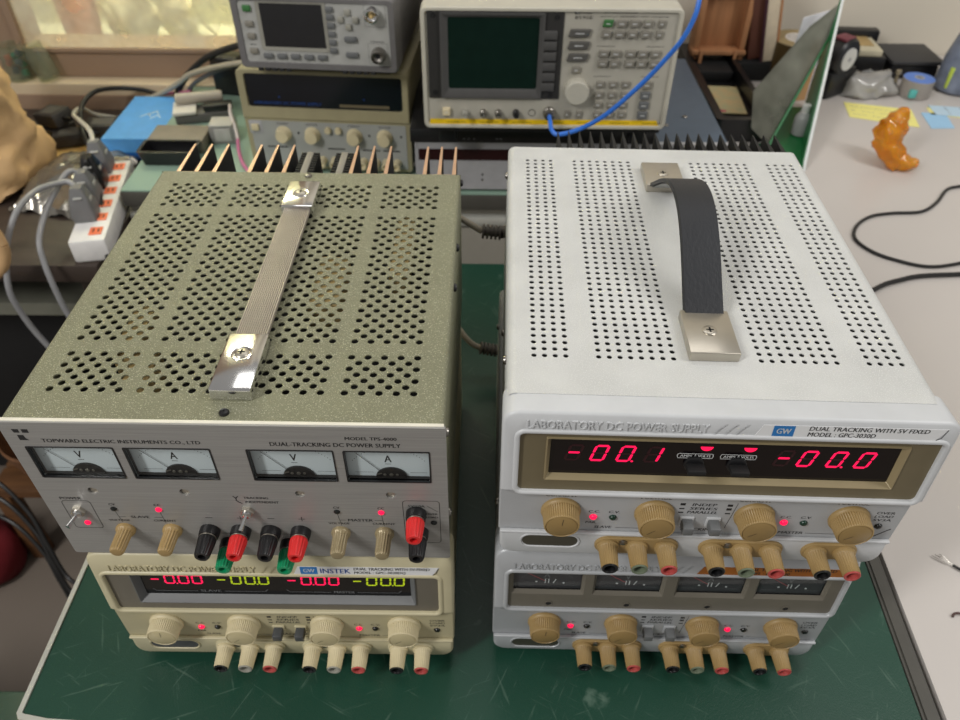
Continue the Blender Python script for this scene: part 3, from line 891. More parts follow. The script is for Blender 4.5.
for u, v, m in ((20.2, 37, 'r'), (42, 52.2, 'o'), (70.7, 52, 'r'), (184.8, 52.6, 'o'), (213, 52.4, 'r'), (246.3, 42.4, 'o')):
    b = MB(FP); b.lathe([(2.1, .4), (2.0, 1.0), (1.2, 1.7), (.01, 1.9)], (u, v, 0), n=14, cap1=False); b.build('indicator_light', M_['led_red'] if m == 'r' else M_['led_off'], OT)
b = MB(FP); w = .46
b.text('TOPWARD ELECTRIC INSTRUMENTS CO., LTD', 20.7, 113, 115.2, 118.6, w)
b.build('panel_lettering', M_['ink'], OT, recalc=False); b = MB(FP)
b.text('DUAL-TRACKING DC POWER SUPPLY', 153.4, 229.4, 115.2, 118.6, w); b.text('MODEL TPS-4000', 197.6, 227.4, 121.3, 124, w)
b.build('panel_lettering', M_['ink'], OT, recalc=False); b = MB(FP)
b.poly([(7.2, 123.6), (10.6, 123.6), (10.6, 126.6), (6.6, 126.6)], w); b.poly([(12.2, 123.6), (16, 123.6), (16, 126.6), (12.2, 126.6)], w)
b.poly([(8.2, 117.2), (13.8, 117.2), (12.2, 119), (11.8, 121.6), (8.2, 121.6)], w)
b.build('logo', M_['ink'], OT, recalc=False); b = MB(FP)
b.text('POWER', 11, 24.5, 61.2, 63.8, w)
lp = rr(10.8, 28.9, 31, 60, 2.4, 4); b.line(lp + lp[:1], .4, w)
b.build('panel_lettering', M_['ink'], OT, recalc=False); b = MB(FP)
for xa, xb, s in ((42, 70.7, 'SLAVE'), (184.8, 213, 'MASTER')):
    m_ = (xa + xb) / 2
    b.text(s, m_ - (6 if s == 'SLAVE' else 8), m_ + (6 if s == 'SLAVE' else 8), 42.4, 45, w)
    b.line([(xa, 50), (xa + 1.4, 38)], .35, w); b.line([(xb, 50), (xb + .8, 38)], .35, w)
    b.line([(xa + 1, 43.6), (m_ - 9.4, 43.6)], .35, w); b.line([(m_ + 9.4, 43.6), (xb + .4, 43.6)], .35, w)
    b.text('VOLTAGE', xa - 7, xa + 6.5, 39.0, 41, w); b.text('CURRENT', xb - 6.5, xb + 8, 39.0, 41, w)
    b.text('CV', xa - 2, xa + 2, 55.6, 57.8, w); b.text('CC', xb - 2, xb + 2, 55.6, 57.8, w)
    b.build('panel_lettering', M_['ink'], OT, recalc=False); b = MB(FP)
b.text('TRACKING', 127.6, 143, 64.4, 66.6, w); b.text('INDEPENDENT', 128, 149, 60.2, 62.4, w)
b.line([(121.4, 66.8), (122.8, 65), (124.2, 66.8)], .7, w); b.line([(122.8, 65), (122.8, 63.6)], .7, w); b.line([(122.6, 62.8), (124, 61), (125.6, 59.8)], .7, w)
b.build('panel_lettering', M_['ink'], OT, recalc=False); b = MB(FP)
for x in (101, 141): b.line([(x - 2, 44), (x + 2, 44)], .5, w)
for x in (121.4, 161): b.line([(x - 2, 44), (x + 2, 44)], .5, w); b.line([(x, 42), (x, 46)], .5, w)
b.build('panel_lettering', M_['ink'], OT, recalc=False); b = MB(FP)
lp = rr(227.2, 250.4, 20, 65, 2.4, 4); b.line(lp + lp[:1], .4, w)
b.text('5V/10A', 230.5, 241, 58.4, 60.6, w); b.text('OVER', 241.5, 249, 50.4, 52.4, w); b.text('LOAD', 241.5, 249, 47, 49, w); b.line([(242.5, 60), (249, 54)], .35, w)
b.build('panel_lettering', M_['ink'], OT, recalc=False); b = MB(FP)
b.line([(103, 27), (117, 27)], .35, w); b.line([(142, 27), (156, 27)], .35, w)
b.build('panel_lettering', M_['ink'], OT, recalc=False)
# heat sinks on the back: black channels with bare copper toned ends
for xs in ((13, 28.2, 43.4), (73.4, 88.2, 103), (160.6, 175.6, 190.6), (224, 236.6, 249.2)):
    ze, zb = HT - 3, 18
    b = MB(MMF); b.box(xs[0] - 1.6, xs[-1] + 1.6, 290, 294, zb, ze)
    h_ = b.build('heat_sink', M_['black_fin'], OT)
    b = MB(MMF); b.box(xs[0] - 1.6, xs[-1] + 1.6, 290, 294.4, ze, ze + .7)
    for x in xs: b.loft([[(x - 1.7, 294, q), (x + 1.7, 294, q), (x + .8, 345, q), (x - .8, 345, q)] for q in (ze, ze + .7)], True, True)
    b.build('cut_end', M_['copper_cut'], h_)
    for x in xs:
        b = MB(MMF); b.loft([[(x - 1.7, 293, q), (x + 1.7, 293, q), (x + .8, 345, q), (x - .8, 345, q)] for q in (zb, ze)], True, True)
        b.build('fin', M_['black_fin'], h_)
for xa in (110, 141):
    b = MB(MMF); b.box(xa + 5, xa + 11, 291, 340, HT - 22, HT - 6, .6)
    h_ = b.build('finned_transistor_cooler', M_['grey_paint'], OT)
    b = MB(MMF)
    for k in range(11):
        y = 294 + k * 4.4; b.box(xa, xa + 5.4, y, y + 1.9, HT - 24, HT - 7); b.box(xa + 10.6, xa + 16, y, y + 1.9, HT - 24, HT - 7)
    b.box(xa, xa + 16, 291, 341, HT - 30, HT - 24)
    b.build('cooler_fins', M_['black_fin'], h_)
# ================================================================ the setting
M = M_
def slab(name, pts, z0, z1, m, parent=None, bev=0.0):
    b = MB(); b.loft([[(p[0], p[1], z0) for p in pts], [(p[0], p[1], z1) for p in pts]], True, True)
    return b.build(name, m, parent)

FZ = -0.75
b = MB(); b.box(-2.6, 2.6, -1.6, 1.75, FZ - .05, FZ)
struct(b.build('floor', M['floor_tile']))
b = MB(); b.box(-.30, 2.6, 1.62, 1.75, FZ, 1.6); struct(b.build('wall_back', M['wall_paint']))
b = MB(); b.box(-.34, -.30, 1.47, 1.75, FZ, 1.6); struct(b.build('wall_return', M['wall_paint']))
# window wall with its opening and ledge
WX0, WX1, WZ0, WZ1 = -.888, -.40, .047, 1.45
b = MB()
b.box(-2.6, WX0, 1.468, 1.56, FZ, 1.6); b.box(WX1, -.34, 1.468, 1.56, FZ, 1.6)
b.box(WX0, WX1, 1.468, 1.56, FZ, WZ0); b.box(WX0, WX1, 1.468, 1.56, WZ1, 1.6)
struct(b.build('wall_window', M['sill_dark']))
b = MB(); b.box(-2.0, -.36, 1.43, 1.468, -.14, -.001, .004); struct(b.build('trim_1', M['sill']))
b = MB(); b.box(-2.0, -.36, 1.425, 1.43, -.14, -.022, .001); struct(b.build('trim_2', M['sill_dark']))
win = MB(); F_ = Matrix.Identity(4)
fr = MB(Matrix(((1, 0, 0, 0), (0, 0, -1, 1.468), (0, 1, 0, 0), (0, 0, 0, 1))))
fr.loft([at(rr(WX0, WX1, WZ0, WZ1, .002, 1), -.01), at(rr(WX0, WX1, WZ0, WZ1, .002, 1), .006), at(rr(WX0 + .012, WX1 - .012, WZ0 + .006, WZ1 - .012, .002, 1), .006), at(rr(WX0 + .012, WX1 - .012, WZ0 + .006, WZ1 - .012, .002, 1), -.004)])
w1 = struct(fr.build('window_1', M['sill_dark']))
M['pane'] = clear_mat('window glass', (240, 240, 226), gloss=.02, haze=.36, body=(236, 234, 216))
b = MB(); b.box(WX0 + .01, WX1 - .01, 1.4725, 1.4755, WZ0 + .004, WZ1 - .01); b.build('pane', M['pane'], w1)
M['outer'] = mat('pale cream outer wall', (222, 220, 196), rough=.9, var=.06, scale=7)
b = MB(); b.box(-1.3, -.345, 1.745, 1.75, -.2, 1.6); struct(b.build('wall_outside', M['outer']))
b = MB(); b.box(-1.3, -.345, 1.56, 1.745, -.08, .005); struct(b.build('trim_3', M['outer']))

# ---------------------------------------------------------------- front bench
CL, CR0, CR1 = -.350, .341, .3765
bench = thing('workbench', 'low steel workbench topped with a scuffed dark green mat under the four front power supplies', 'workbench', (0, .5, FZ))
IV = Matrix.Translation((0, -.5, -FZ))
def bp(b_): b_.F = IV; return b_
front = [(CL, .244), (CL + .02, .2405), (CR0, .203), (CR1, .846), (CL, .846)]
b = bp(MB()); b.loft([[(p[0], p[1], z) for p in front] for z in (-.004, -.0012)], True, True); b.build('green_mat', M['mat_green'], bench)
ex = [(CL - .004, .244), (CL - .001, .2395), (CL + .02, .236), (CR0 + .001, .199), (CR1 + .001, .85), (CL - .004, .85)]
b = bp(MB()); b.loft([[(p[0], p[1], z) for p in ex] for z in (-.034, -.004)], True, True); b.build('tabletop', M['trim_alu'], bench)
b = bp(MB())
rim = [(CL - .004, .85), (CL - .004, .244), (CL - .001, .2395), (CL + .02, .236), (CR0 + .001, .199)]
rin = [(CL, .85), (CL, .2445), (CL + .002, .2435), (CL + .021, .2402), (CR0, .203)]
b.loft([[(p[0], p[1], -.006) for p in rim], [(p[0], p[1], .0002) for p in rim], [(p[0], p[1], .0002) for p in rin], [(p[0], p[1], -.006) for p in rin]], closed=False)
b.build('edge_trim', M['trim_alu'], bench)
b = bp(MB())
for (o0, o1, z) in ((0.001, .0035, -.0006), (.0035, .0135, .001)):
    b.loft([[(CR0 + o0, .199, -.03), (CR0 + o1, .199, -.03), (CR0 + o1, .199, z), (CR0 + o0, .199, z)], [(CR1 + o0, .85, -.03), (CR1 + o1, .85, -.03), (CR1 + o1, .85, z), (CR1 + o0, .85, z)]], True, True)
b.build('side_strip', M['trim_dark'], bench)
for x in (CL + .03, CR0 - .03):
    for y in (.28, .82):
        b = bp(MB()); b.box(x - .018, x + .018, y - .018, y + .018, FZ, -.034, .002); b.build('leg', M['grey_paint'], bench)
b = bp(MB()); b.box(CL + .03, CR0 - .03, .27, .83, -.55, -.535, .002); b.build('lower_shelf', M['grey_paint'], bench)

# ---------------------------------------------------------------- back bench with green mat, glare painted into its colour
bb = thing('workbench', 'grey steel workbench with glare-paled green mat along the back carrying the test instruments', 'workbench', (-.09, 1.3, FZ))
IB = Matrix.Translation((.09, -1.3, -FZ))
b = MB(IB); b.box(-.555, .385, 1.03, 1.42, -.003, 0, .0008); b.build('green_mat', M['mat_green_glare'], bb)
b = MB(IB); b.box(-.557, .387, 1.028, 1.422, -.028, -.003, .002); b.build('tabletop', M['trim_dark'], bb)
b = MB(IB); b.box(-.553, .383, 1.04, 1.42, -.5, -.028); b.build('cabinet', M['grey_paint'], bb)
b = MB(IB); b.box(-.553, .383, 1.026, 1.04, -.058, -.04, .004); b.build('front_rail', M['trim_alu'], bb)
b = MB(IB); b.box(-.55, .38, 1.03, 1.04, -.49, -.062, .003); b.build('drawer_front', M['grey_paint'], bb)
for x in (-.53, .36):
    for y in (1.06, 1.40):
        b = MB(IB); b.box(x - .02, x + .02, y - .02, y + .02, FZ, -.5); b.build('leg', M['grey_paint'], bb)

# ---------------------------------------------------------------- grey desk right
gd = thing('desk', 'pale grey laminate desk on the right side with a black cable and an orange figure', 'desk', (.9, .9, FZ))
IG = Matrix.Translation((-.9, -.9, -FZ))
dp = [(.3555, .1), (1.5, .1), (1.5, 1.615), (.392, 1.615), (.392, .86)]
b = MB(IG); b.loft([[(p[0], p[1], z) for p in dp] for z in (-.03, 0)], True, True); b.build('desktop', M['grey_desk'], gd)
for x in (.44, 1.45):
    b = MB(IG); b.box(x - .012, x + .012, .2, 1.58, FZ, -.03); b.build('side_panel', M['grey_desk'], gd)

# ---------------------------------------------------------------- dark table left
dt = thing('table', 'dark brown table by the window holding the power strip and paper bag', 'table', (-.93, 1.16, FZ))
IT = Matrix.Translation((.93, -1.16, -FZ))
b = MB(IT); b.box(-1.35, -.559, .9, 1.428, -.08, -.05, .002); b.build('tabletop', M['dark_desk'], dt)
M['pale_shelf'] = mat('pale grey green shelf board', (112, 112, 100), rough=.6)
b = MB(IT); b.box(-1.33, -.58, .97, 1.4, -.2, -.175); b.build('shelf', M['pale_shelf'], dt)
for x in (-1.32, -.585):
    for y in (.94, 1.40):
        b = MB(IT); b.box(x - .02, x + .02, y - .02, y + .02, FZ, -.08); b.build('leg', M['dark_desk'], dt)
b = MB(IT); b.box(-1.33, -.58, 1.40, 1.41, FZ + .1, -.08); b.build('back_panel', M['dark_desk'], dt)

# ================================================================ instruments on the back bench
# spectrum analyser
M['cream_frame'] = mat('pale stone instrument plastic', (190, 186, 172), rough=.45, var=.03)
M['cream_panel'] = mat('stone grey instrument panel', (176, 172, 160), rough=.5, var=.03)
M['crt'] = mat('dark green glass screen', (17, 36, 30), rough=.3, var=.1, spec=.15)
M['crt_frame'] = mat('grey screen surround', (78, 77, 76), rough=.5)
M['crt_dark'] = mat('charcoal screen panel', (48, 47, 46), rough=.5)
M['key_grey'] = mat('grey key plastic', (132, 128, 118), rough=.5)
M['key_dark'] = mat('dark grey key plastic', (88, 86, 82), rough=.5)
M['key_green'] = mat('green key plastic', (58, 112, 60), rough=.5)
M['key_cream'] = mat('cream key plastic', (220, 206, 170), rough=.5)
M['yellow_strip'] = mat('yellow warning strip', (236, 196, 24), rough=.5)
M['body_dark'] = mat('dark instrument case', (34, 34, 36), rough=.6)
sa = thing('spectrum_analyzer', 'stone coloured spectrum analyzer with a dark green screen and many grey keys', 'spectrum analyzer', (-.078, .97, .134))
FA = frame()
W, H = 325, 157
b = MB(FA)
b.loft([at(rr(0, W, 0, H, 8, 5), -30), at(rr(0, W, 0, H, 8, 5), -2), at(rr(1.5, W - 1.5, 1.5, H - 1.5, 7, 5), 0), at(rr(5, W - 5, 4.5, H - 4.5, 5, 5), 0), at(rr(6, W - 6, 5.5, H - 5.5, 4, 5), -3)])
b.build('front_frame', M['cream_frame'], sa)
b = MB(FA); b.poly(rr(5.8, W - 5.8, 5.4, H - 5.4, 4, 5), -2.8); b.build('front_panel', M['cream_panel'], sa)
b = MB(MMF); b.box(2, W - 2, 28, 400, 2, H - 1.5, 3); b.build('cover', M['cream_panel'], sa)
b = MB(MMF); b.box(4, W - 4, 10, 380, -9, 3, 1); b.build('base_pan', M['body_dark'], sa)
for x in (30, W - 30):
    for y in (30, 350):
        b = MB(MMF); b.box(x - 12, x + 12, y - 12, y + 12, -29, -8, 2); b.build('foot', M['black_plastic'], sa)
b = MB(FA); b.plate(rr(8, 178, 42, 152, 1.5, 2), [rr(26, 153, 45, 149, 1.5, 2)], -1.2, -2.8)
sp = b.build('screen_panel', M['crt_dark'], sa)
b = MB(FA); b.loft([at(rr(24, 155, 43, 151, 2, 3), -2), at(rr(24, 155, 43, 151, 2, 3), 1.5), at(rr(27, 152, 46, 148, 2, 3), 1.5), at(rr(34, 148, 55, 144, 3, 3), -2.4)]); b.build('screen_surround', M['crt_frame'], sp)
b = MB(FA); b.poly(rr(33, 149, 54, 145, 3, 3), -2.3); b.build('screen', M['crt'], sp)
for x, y in ((16, 147), (16, 50), (169, 146), (167, 48)):
    b = MB(FA); b.lathe([(3.2, -1.9), (3.2, 0), (2.2, .2), (.01, -.6)], (x, y, 0), n=14, cap1=False); b.build('frame_screw', M['matt_black'], sp)
for k in range(6):
    b = MB(FA); y = 53 + k * 13.2; b.box(154, 171, y, y + 10.6, -2, 1.6, .8); b.build('softkey', M['crt_frame'], sp)
def key(x, y, w_, h_, m, sl=1.4, hh=4.0):
    b = MB(FA)
    lp = lambda e: [(x - w_ / 2 + e - sl * .5, y - h_ / 2 + e), (x + w_ / 2 - e - sl * .5, y - h_ / 2 + e), (x + w_ / 2 - e + sl * .5, y + h_ / 2 - e), (x - w_ / 2 + e + sl * .5, y + h_ / 2 - e)]
    b.loft([at(lp(0), -2.8), at(lp(0), hh - 3.2), at(lp(.7), hh - 2.6)], False, True)
    o = b.build('key', M[m], sa)
    b = MB(FA); b.box(x - w_ * .22, x + w_ * .22, y - .5, y + .5, hh - 2.62, hh - 2.55); b.build('key_legend', M['white_ink'], o)
    return o
for y in (127, 112, 97): key(198.5, y, 25, 9, 'key_dark', 3)
key(198, 81, 10, 7.5, 'key_grey')
for y, r in ((139, 0), (126, 1)):
    for k, x in enumerate((231.5, 248, 264, 280.5, 297.5)): key(x + (1 if not r else 0), y, 11.5 if k < 4 else 8, 8, 'key_green' if (k == 0 and not r) else 'key_grey')
for y in (102, 89.5):
    for x in (231, 246, 265, 280.5, 296.5): key(x, y, 12, 8, 'key_grey')
for y in (62.5, 48.5, 35, 21.5):
    for x in (231, 247.5, 264): key(x, y, 9.5, 7.5, 'key_grey')
    key(292, y - .5, 13, 9.5, 'grey_button' if y < 60 else 'key_grey', .3)
for x in (191, 207): key(x, 21.5, 7, 9, 'key_grey')
key(30, 24, 10, 9.5, 'key_cream', 0, 6)
b = MB(FA); b.lathe([(16.5, -2.8), (16, 6), (15.4, 9.5), (14.4, 10.5), (.01, 10.5)], (201, 54, 0), n=40, cap1=False); kn = b.build('tuning_knob', M['cream_frame'], sa)
b = MB(FA); b.lathe([(3.2, 10.6), (2.4, 9.6), (.01, 9.2)], (194, 55, 0), n=16, cap0=False, cap1=False); b.build('finger_dimple', M['chrome'], kn)
for x, m in ((55, 'ring_grey'), (79.5, 'steel'), (99.5, 'steel'), (123, 'black_plastic')):
    b = MB(FA); b.lathe([(4.6, -2.8), (4.6, 4), (4, 4.4), (3.6, 10), (3.2, 10.6), (1.6, 10.4), (.01, 9)], (x, 22.5, 0), n=18, cap1=False); b.build('connector', M[m], sa)
b = MB(FA); b.lathe([(5, -2.7), (4.2, -2.5), (4, -3.6), (.01, -3.6)], (144.5, 22, 0), n=18, cap0=False, cap1=False); b.build('socket_hole', M['matt_black'], sa)
b = MB(FA); b.lathe([(8, -2.8), (8, 2), (7, 3), (7, 9), (5, 10), (.01, 10)], (167, 23, 0), n=20, cap1=False); b.build('connector', M['steel'], sa)
b = MB(FA); b.poly([(7, 5.6), (316, 5.6), (313, 12.6), (8, 12.6)], -2.7, -2.4); ys = b.build('yellow_strip', M['yellow_strip'], sa)
b = MB(FA)
for x in range(30, 300, 44): b.line([(x, 8.5), (x + 26, 8.5)], .7, -2.3)
b.build('strip_lettering', M['ink'], ys, recalc=False)
b = MB(FA); w = -2.72
b.text('8595E', 191, 213, 143, 147, w); b.text('SPECTRUM ANALYZER', 226, 268, 150, 152.4, w); b.text('HEWLETT', 198.5, 210, 151.2, 153, w); b.text('PACKARD', 198.5, 211.5, 148.8, 150.6, w)
for y in (146.3, 110.4, 72): b.line([(222, y), (244, y)], .6, w); b.line([(284, y), (306, y)], .6, w)
b.text('INSTRUMENT STATE', 246, 282, 145.4, 147.4, w)
b.build('panel_lettering', M['ink'], sa, recalc=False)
b = MB(FA); b.poly(rr(190, 197, 148.8, 153.2, .8, 2), w); lg = b.build('logo', M['ink'], sa, recalc=False)
b = MB(FA); b.text('hp', 192, 195.4, 149.4, 152.6, w + .1, shear=.2); b.build('logo_letters', M['white_ink'], lg, recalc=False)

# blue coax
tag(MB().tube([(.089, .96, .157), (.089, .945, .157), (.091, .928, .152), (.1, .922, .150), (.126, .92, .159), (.154, .91, .182), (.185, .9, .219), (.211, .89, .257), (.230, .88, .295), (.238, .885, .333), (.240, .93, .40), (.225, 1.02, .44), (.19, 1.14, .38), (.16, 1.24, .297), (.12, 1.32, .2955)], .0029, 10, 8)
    .build('coaxial_cable', mat('blue cable jacket', (52, 116, 214), rough=.35)), 'blue coaxial cable arching up from the spectrum analyzer front', 'cable')

# black slab added for the shadowed gap under the analyzer; rack instrument below
t = thing('shadow_gap_slab', 'added black slab for the shadowed gap between the spectrum analyzer and the red-display instrument', 'tray', (-.105, 1.03, .083))
b = MB(MMF); b.box(0, 357, 0, 340, 0, 21, 2); b.build('body', M['black_plastic'], t)
b = MB(frame())
for x in (65, 77, 84, 92, 125, 131): b.box(x, x + 3, 6, 7.6, -.5, .5)
b.build('marks', M['dim_ink'], t)
ct = thing('bench_instrument', 'wide grey bench instrument with a dark red display, at the very bottom behind the supplies', 'instrument', (-.07, 1.035, 0))
M['blue_grey'] = mat('blue grey enamel', (74, 88, 104), rough=.45, var=.05)
M['inst_grey'] = mat('mid grey instrument panel', (166, 166, 168), rough=.5)
b = MB(MMF); b.box(-29, 432, 4, 330, 6, 82.5, 1.5); b.build('case', M['blue_grey'], ct)
b = MB(frame()); b.loft([at(rr(-29, 432, 6, 82.5, 2, 3), -6), at(rr(-29, 432, 6, 82.5, 2, 3), 2), at(rr(-26, 429, 73, 79, 1, 3), 2)]); b.poly([(-29, 17), (432, 17), (432, 82), (-29, 82)], 1); b.build('front_panel', M['inst_grey'], ct)
b = MB(frame()); b.box(-24, 300, 54, 72, .5, 2.2); b.build('display_window', mat('dark red filter', (40, 6, 10), rough=.25), ct)
b = MB(frame()); b.box(-32, 428, 44, 50, .5, 1.8); 
b.build('legend_strip', M['key_dark'], ct)
b = MB(frame()); 
for y in (31, 22): b.lathe([(1.6, 1), (1.6, 2.5), (.01, 2.6)], (71, y, 0), n=10, cap1=False); b.line([(75, y), (86, y)], 1.2, 1.1)
b.build('indicator_light', M['ink'], ct)
b = MB(frame()); b.line([(34, 47), (46, 47)], 2, 1.9); b.line([(48, 47), (66, 47)], 1.6, 1.9); b.line([(70, 47), (86, 47)], 1.6, 1.9); b.build('legend_marks', M['dim_ink'], ct, recalc=False)
for x in (-10, 400):
    for y in (25, 300):
        b = MB(MMF); b.lathe([(9, 7), (10, 0)], (x, y, 0), n=14); b.build('foot', M['black_plastic'], ct)
for x, y in ((385, 90), (350, 60)):
    screw(ct, (x, y, 82.5), TOPF, 4, 2, 'steel')

# older beige supply with dark window
og = thing('power_supply', 'old beige bench supply with wide dark window, directly under the grey power meter', 'power supply', (-.363, 1.10, 0), -.07)
M['old_beige'] = mat('aged beige plastic', (158, 150, 118), rough=.5, var=.04)
M['old_panel'] = mat('pale grey printed panel', (156, 158, 154), rough=.5, var=.03)
M['dark_window'] = mat('dark blue black window', (10, 13, 20), rough=.15, var=.3, scale=20)
b = MB(MMF); b.box(2, 253, 18, 290, 6, 158, 2); b.build('cover', M['old_beige'], og)
FO = frame((0, -4, 88), .05)
b = MB(FO)
b.loft([at(rr(0, 255, 0, 74, (1, 1, 8, 8), 4), -22), at(rr(0, 255, 0, 74, (1, 1, 8, 8), 4), -1.5), at(rr(1.5, 253.5, 1.5, 72.5, (1, 1, 7, 7), 4), 0), at(rr(11, 246, 17, 68, 4, 4), 0), at(rr(12, 245, 18, 67, 4, 4), -3)])
b.build('front_frame', M['old_beige'], og)
b = MB(FO); b.poly(rr(11.5, 245.5, 17.5, 67.5, 4, 4), -2.8); dw = b.build('display_window', M['dark_window'], og)
b = MB(FO); b.text('LABORATORY DC POWER SUPPLY', 20, 122, 22, 26.5, -2.7, shear=.2); b.text('A', 58, 61, 32, 35, -2.7); b.text('V', 186, 189, 32, 35, -2.7); b.build('window_lettering', M['deep_blue_ink'], dw, recalc=False)
b = MB(FO); b.box(150, 225, 21, 25.5, -2.78, -2.7); b.build('window_label', M['bronze'], dw)
b = MB(FP); b.loft([at(rr(0, 255, 6, 90, (7, 7, 1, 1), 4), -20), at(rr(0, 255, 6, 90, (7, 7, 1, 1), 4), 0), at(rr(2, 253, 8, 88, (6, 6, 1, 1), 4), 1)], False, True); b.build('lower_frame', M['old_beige'], og)
b = MB(FP); b.poly(rr(8, 248, 12, 84, 1, 1), 1, 1.8); b.build('control_panel', M['old_panel'], og)
for x in (58, 103, 168, 215):
    b = MB(FP); b.lathe([(12.5, 1.8), (12.2, 4), (10.6, 6), (10, 15), (9, 16), (.01, 16)], (x, 64, 0), n=72, cap1=False, flute=24, depth=.5, fl=(2, 3)); b.build('knob', M['cream_knob'], og)
for x in (128, 144):
    b = MB(FP); b.lathe([(5.2, 1.8), (5, 6), (4.4, 8), (.01, 8)], (x, 73, 0), n=20, cap1=False); b.build('button', M['cream_knob'], og)
b = MB(FP); b.box(6, 26, 63, 84, 1.5, 2.4, .3); sw = b.build('switch_plate', M['inst_grey'], og)
b = MB(FP); b.box(10, 21, 69, 79, 2, 7, 1); b.build('power_switch', M['cream_knob'], sw)
for x in (81, 191, 240):
    b = MB(FP); b.lathe([(1.8, 1.8), (1.6, 2.6), (.01, 2.8)], (x, 66, 0), n=10, cap1=False); b.build('indicator_light', M['led_off'], og)
for x in (95, 114, 133, 160, 179, 198, 215, 232):
    b = MB(FP); b.lathe([(7, 1.8), (6.4, 4), (6, 18), (4, 18.4), (3, 15), (.01, 15)], (x, 22, 0), n=24, cap1=False); b.build('binding_post', M['cream_knob'], og)
for x in (58, 103, 168, 215):
    b = MB(FP); b.text('CURRENT' if x in (58, 168) else 'VOLTAGE', x - 9, x + 9, 79, 81.6, 1.86); b.build('panel_lettering', M['ink'], og, recalc=False)
for x0, x1 in ((30, 60), (125, 150), (180, 205), (212, 236)):
    b = MB(FP); b.line([(x0, 42), (x1, 42)], 2.2, 1.86); b.build('printed_bar', M['ink'], og, recalc=False)

# grey power meter on top of it
pm = thing('power_meter', 'grey power meter with dark rectangular screen, stacked on the old beige supply', 'power meter', (-.336, 1.06, .166), -.075)
M['pm_frame'] = mat('dark grey bumper plastic', (108, 106, 106), rough=.55)
M['pm_panel'] = mat('light grey panel plastic', (172, 172, 168), rough=.5)
FM = frame((0, 0, 12))
b = MB(FM)
b.loft([at(rr(-3, 220, 0, 98, 7, 4), -40), at(rr(-3, 220, 0, 98, 7, 4), -4), at(rr(-1, 218, 2, 96, 6, 4), 0), at(rr(7, 211, 9, 91, 5, 4), 0), at(rr(8, 210, 10, 90, 4, 4), -2)]); b.build('bumper', M['pm_frame'], pm)
b = MB(FM); b.poly(rr(7.5, 210.5, 9.5, 90.5, 4, 4), -1.8); b.build('front_panel', M['pm_panel'], pm)
b = MB(MMF); b.box(0, 217, 35, 330, 13, 108, 2); b.build('case', M['pm_frame'], pm)
b = MB(FM); b.loft([at(rr(32, 127, 26, 92, 3, 3), -1.8), at(rr(32, 127, 26, 92, 3, 3), -.6), at(rr(37, 122, 31, 88, 1, 3), -1.2)]); sc = b.build('screen_surround', M['ring_grey'], pm)
b = MB(FM); b.poly([(36.5, 30.5), (122.5, 30.5), (122.5, 88.5), (36.5, 88.5)], -1.25); b.build('screen', mat('dark display glass', (34, 34, 36), rough=.22), sc)
def pkey(x, y, w_, h_, m):
    b = MB(FM); b.box(x - w_ / 2, x + w_ / 2, y - h_ / 2, y + h_ / 2, -2, 2.2, 1.2); b.build('key', M[m], pm)
pkey(20, 81, 11, 8, 'key_green')
for y in (61, 45, 25): pkey(20, y, 11, 7.5, 'key_grey')
for y in (83, 73, 62, 51, 40, 29): pkey(132, y, 10, 7, 'grey_button')
for x in (39, 58, 77, 96, 115): pkey(x, 19, 13, 7, 'grey_button')
for x, y in ((156, 80), (146, 70.5), (166, 70.5), (156, 61)): pkey(x, y, 8, 8, 'ring_grey')
for y in (45, 24): pkey(157, y, 17, 7, 'grey_button')
for x, y, m in ((190, 79, 'chrome'), (194, 26, 'steel')):
    b = MB(FM); b.lathe([(10, -1.8), (10, 6), (9, 12), (7.6, 12.4), (7, 8), (.01, 5)], (x, y, 0), n=28, cap1=False); c = b.build('connector', M[m], pm)
    b = MB(FM); b.lathe([(6, 6.5), (.01, 6.6)] if m == 'steel' else [(2.4, 5.6), (2, 12), (.01, 12.2)], (x, y, 0), n=16, cap0=False, cap1=False); b.build('connector_core', M['matt_black'] if m == 'steel' else M['component_tan'], c)
b = MB(FM)
for lp in (rr(180, 207, 13, 40, .5, 1), rr(178, 207, 62, 94, .5, 1)): b.line(lp + lp[:1], .3, -1.7)
b.line([(16, 33), (24, 33)], 1, -1.7); b.text('CHANNEL', 184, 203, 41.4, 43.4, -1.7); b.build('panel_lettering', M['ink'], pm, recalc=False)
for k in range(5):
    for x0 in (20, 140):
        b = MB(FM); b.box(x0 + k * 10, x0 + k * 10 + 7, -3.5, .5, -6, -2, .4); b.build('rubber_tab', M['body_dark'], pm)
for x in (25, 190):
    for y in (50, 290):
        b = MB(MMF); b.box(x - 10, x + 10, y - 10, y + 10, -7, 13, 2); b.build('foot', M['black_plastic'], pm)
# ================================================================ small things
def mcol(n, rgb, **k):
    if n not in M: M[n] = mat(n, rgb, **k)
    return M[n]
def boxthing(name, label, cat, loc, rz, dims, m, bev=.002, group=None, rx=0, ry=0):
    b = MB(); b.box(-dims[0] / 2, dims[0] / 2, -dims[1] / 2, dims[1] / 2, 0, dims[2], bev)
    o = b.build(name, m); o.location = loc; o.rotation_euler = (rx, ry, rz)
    return tag(o, label, cat, group)

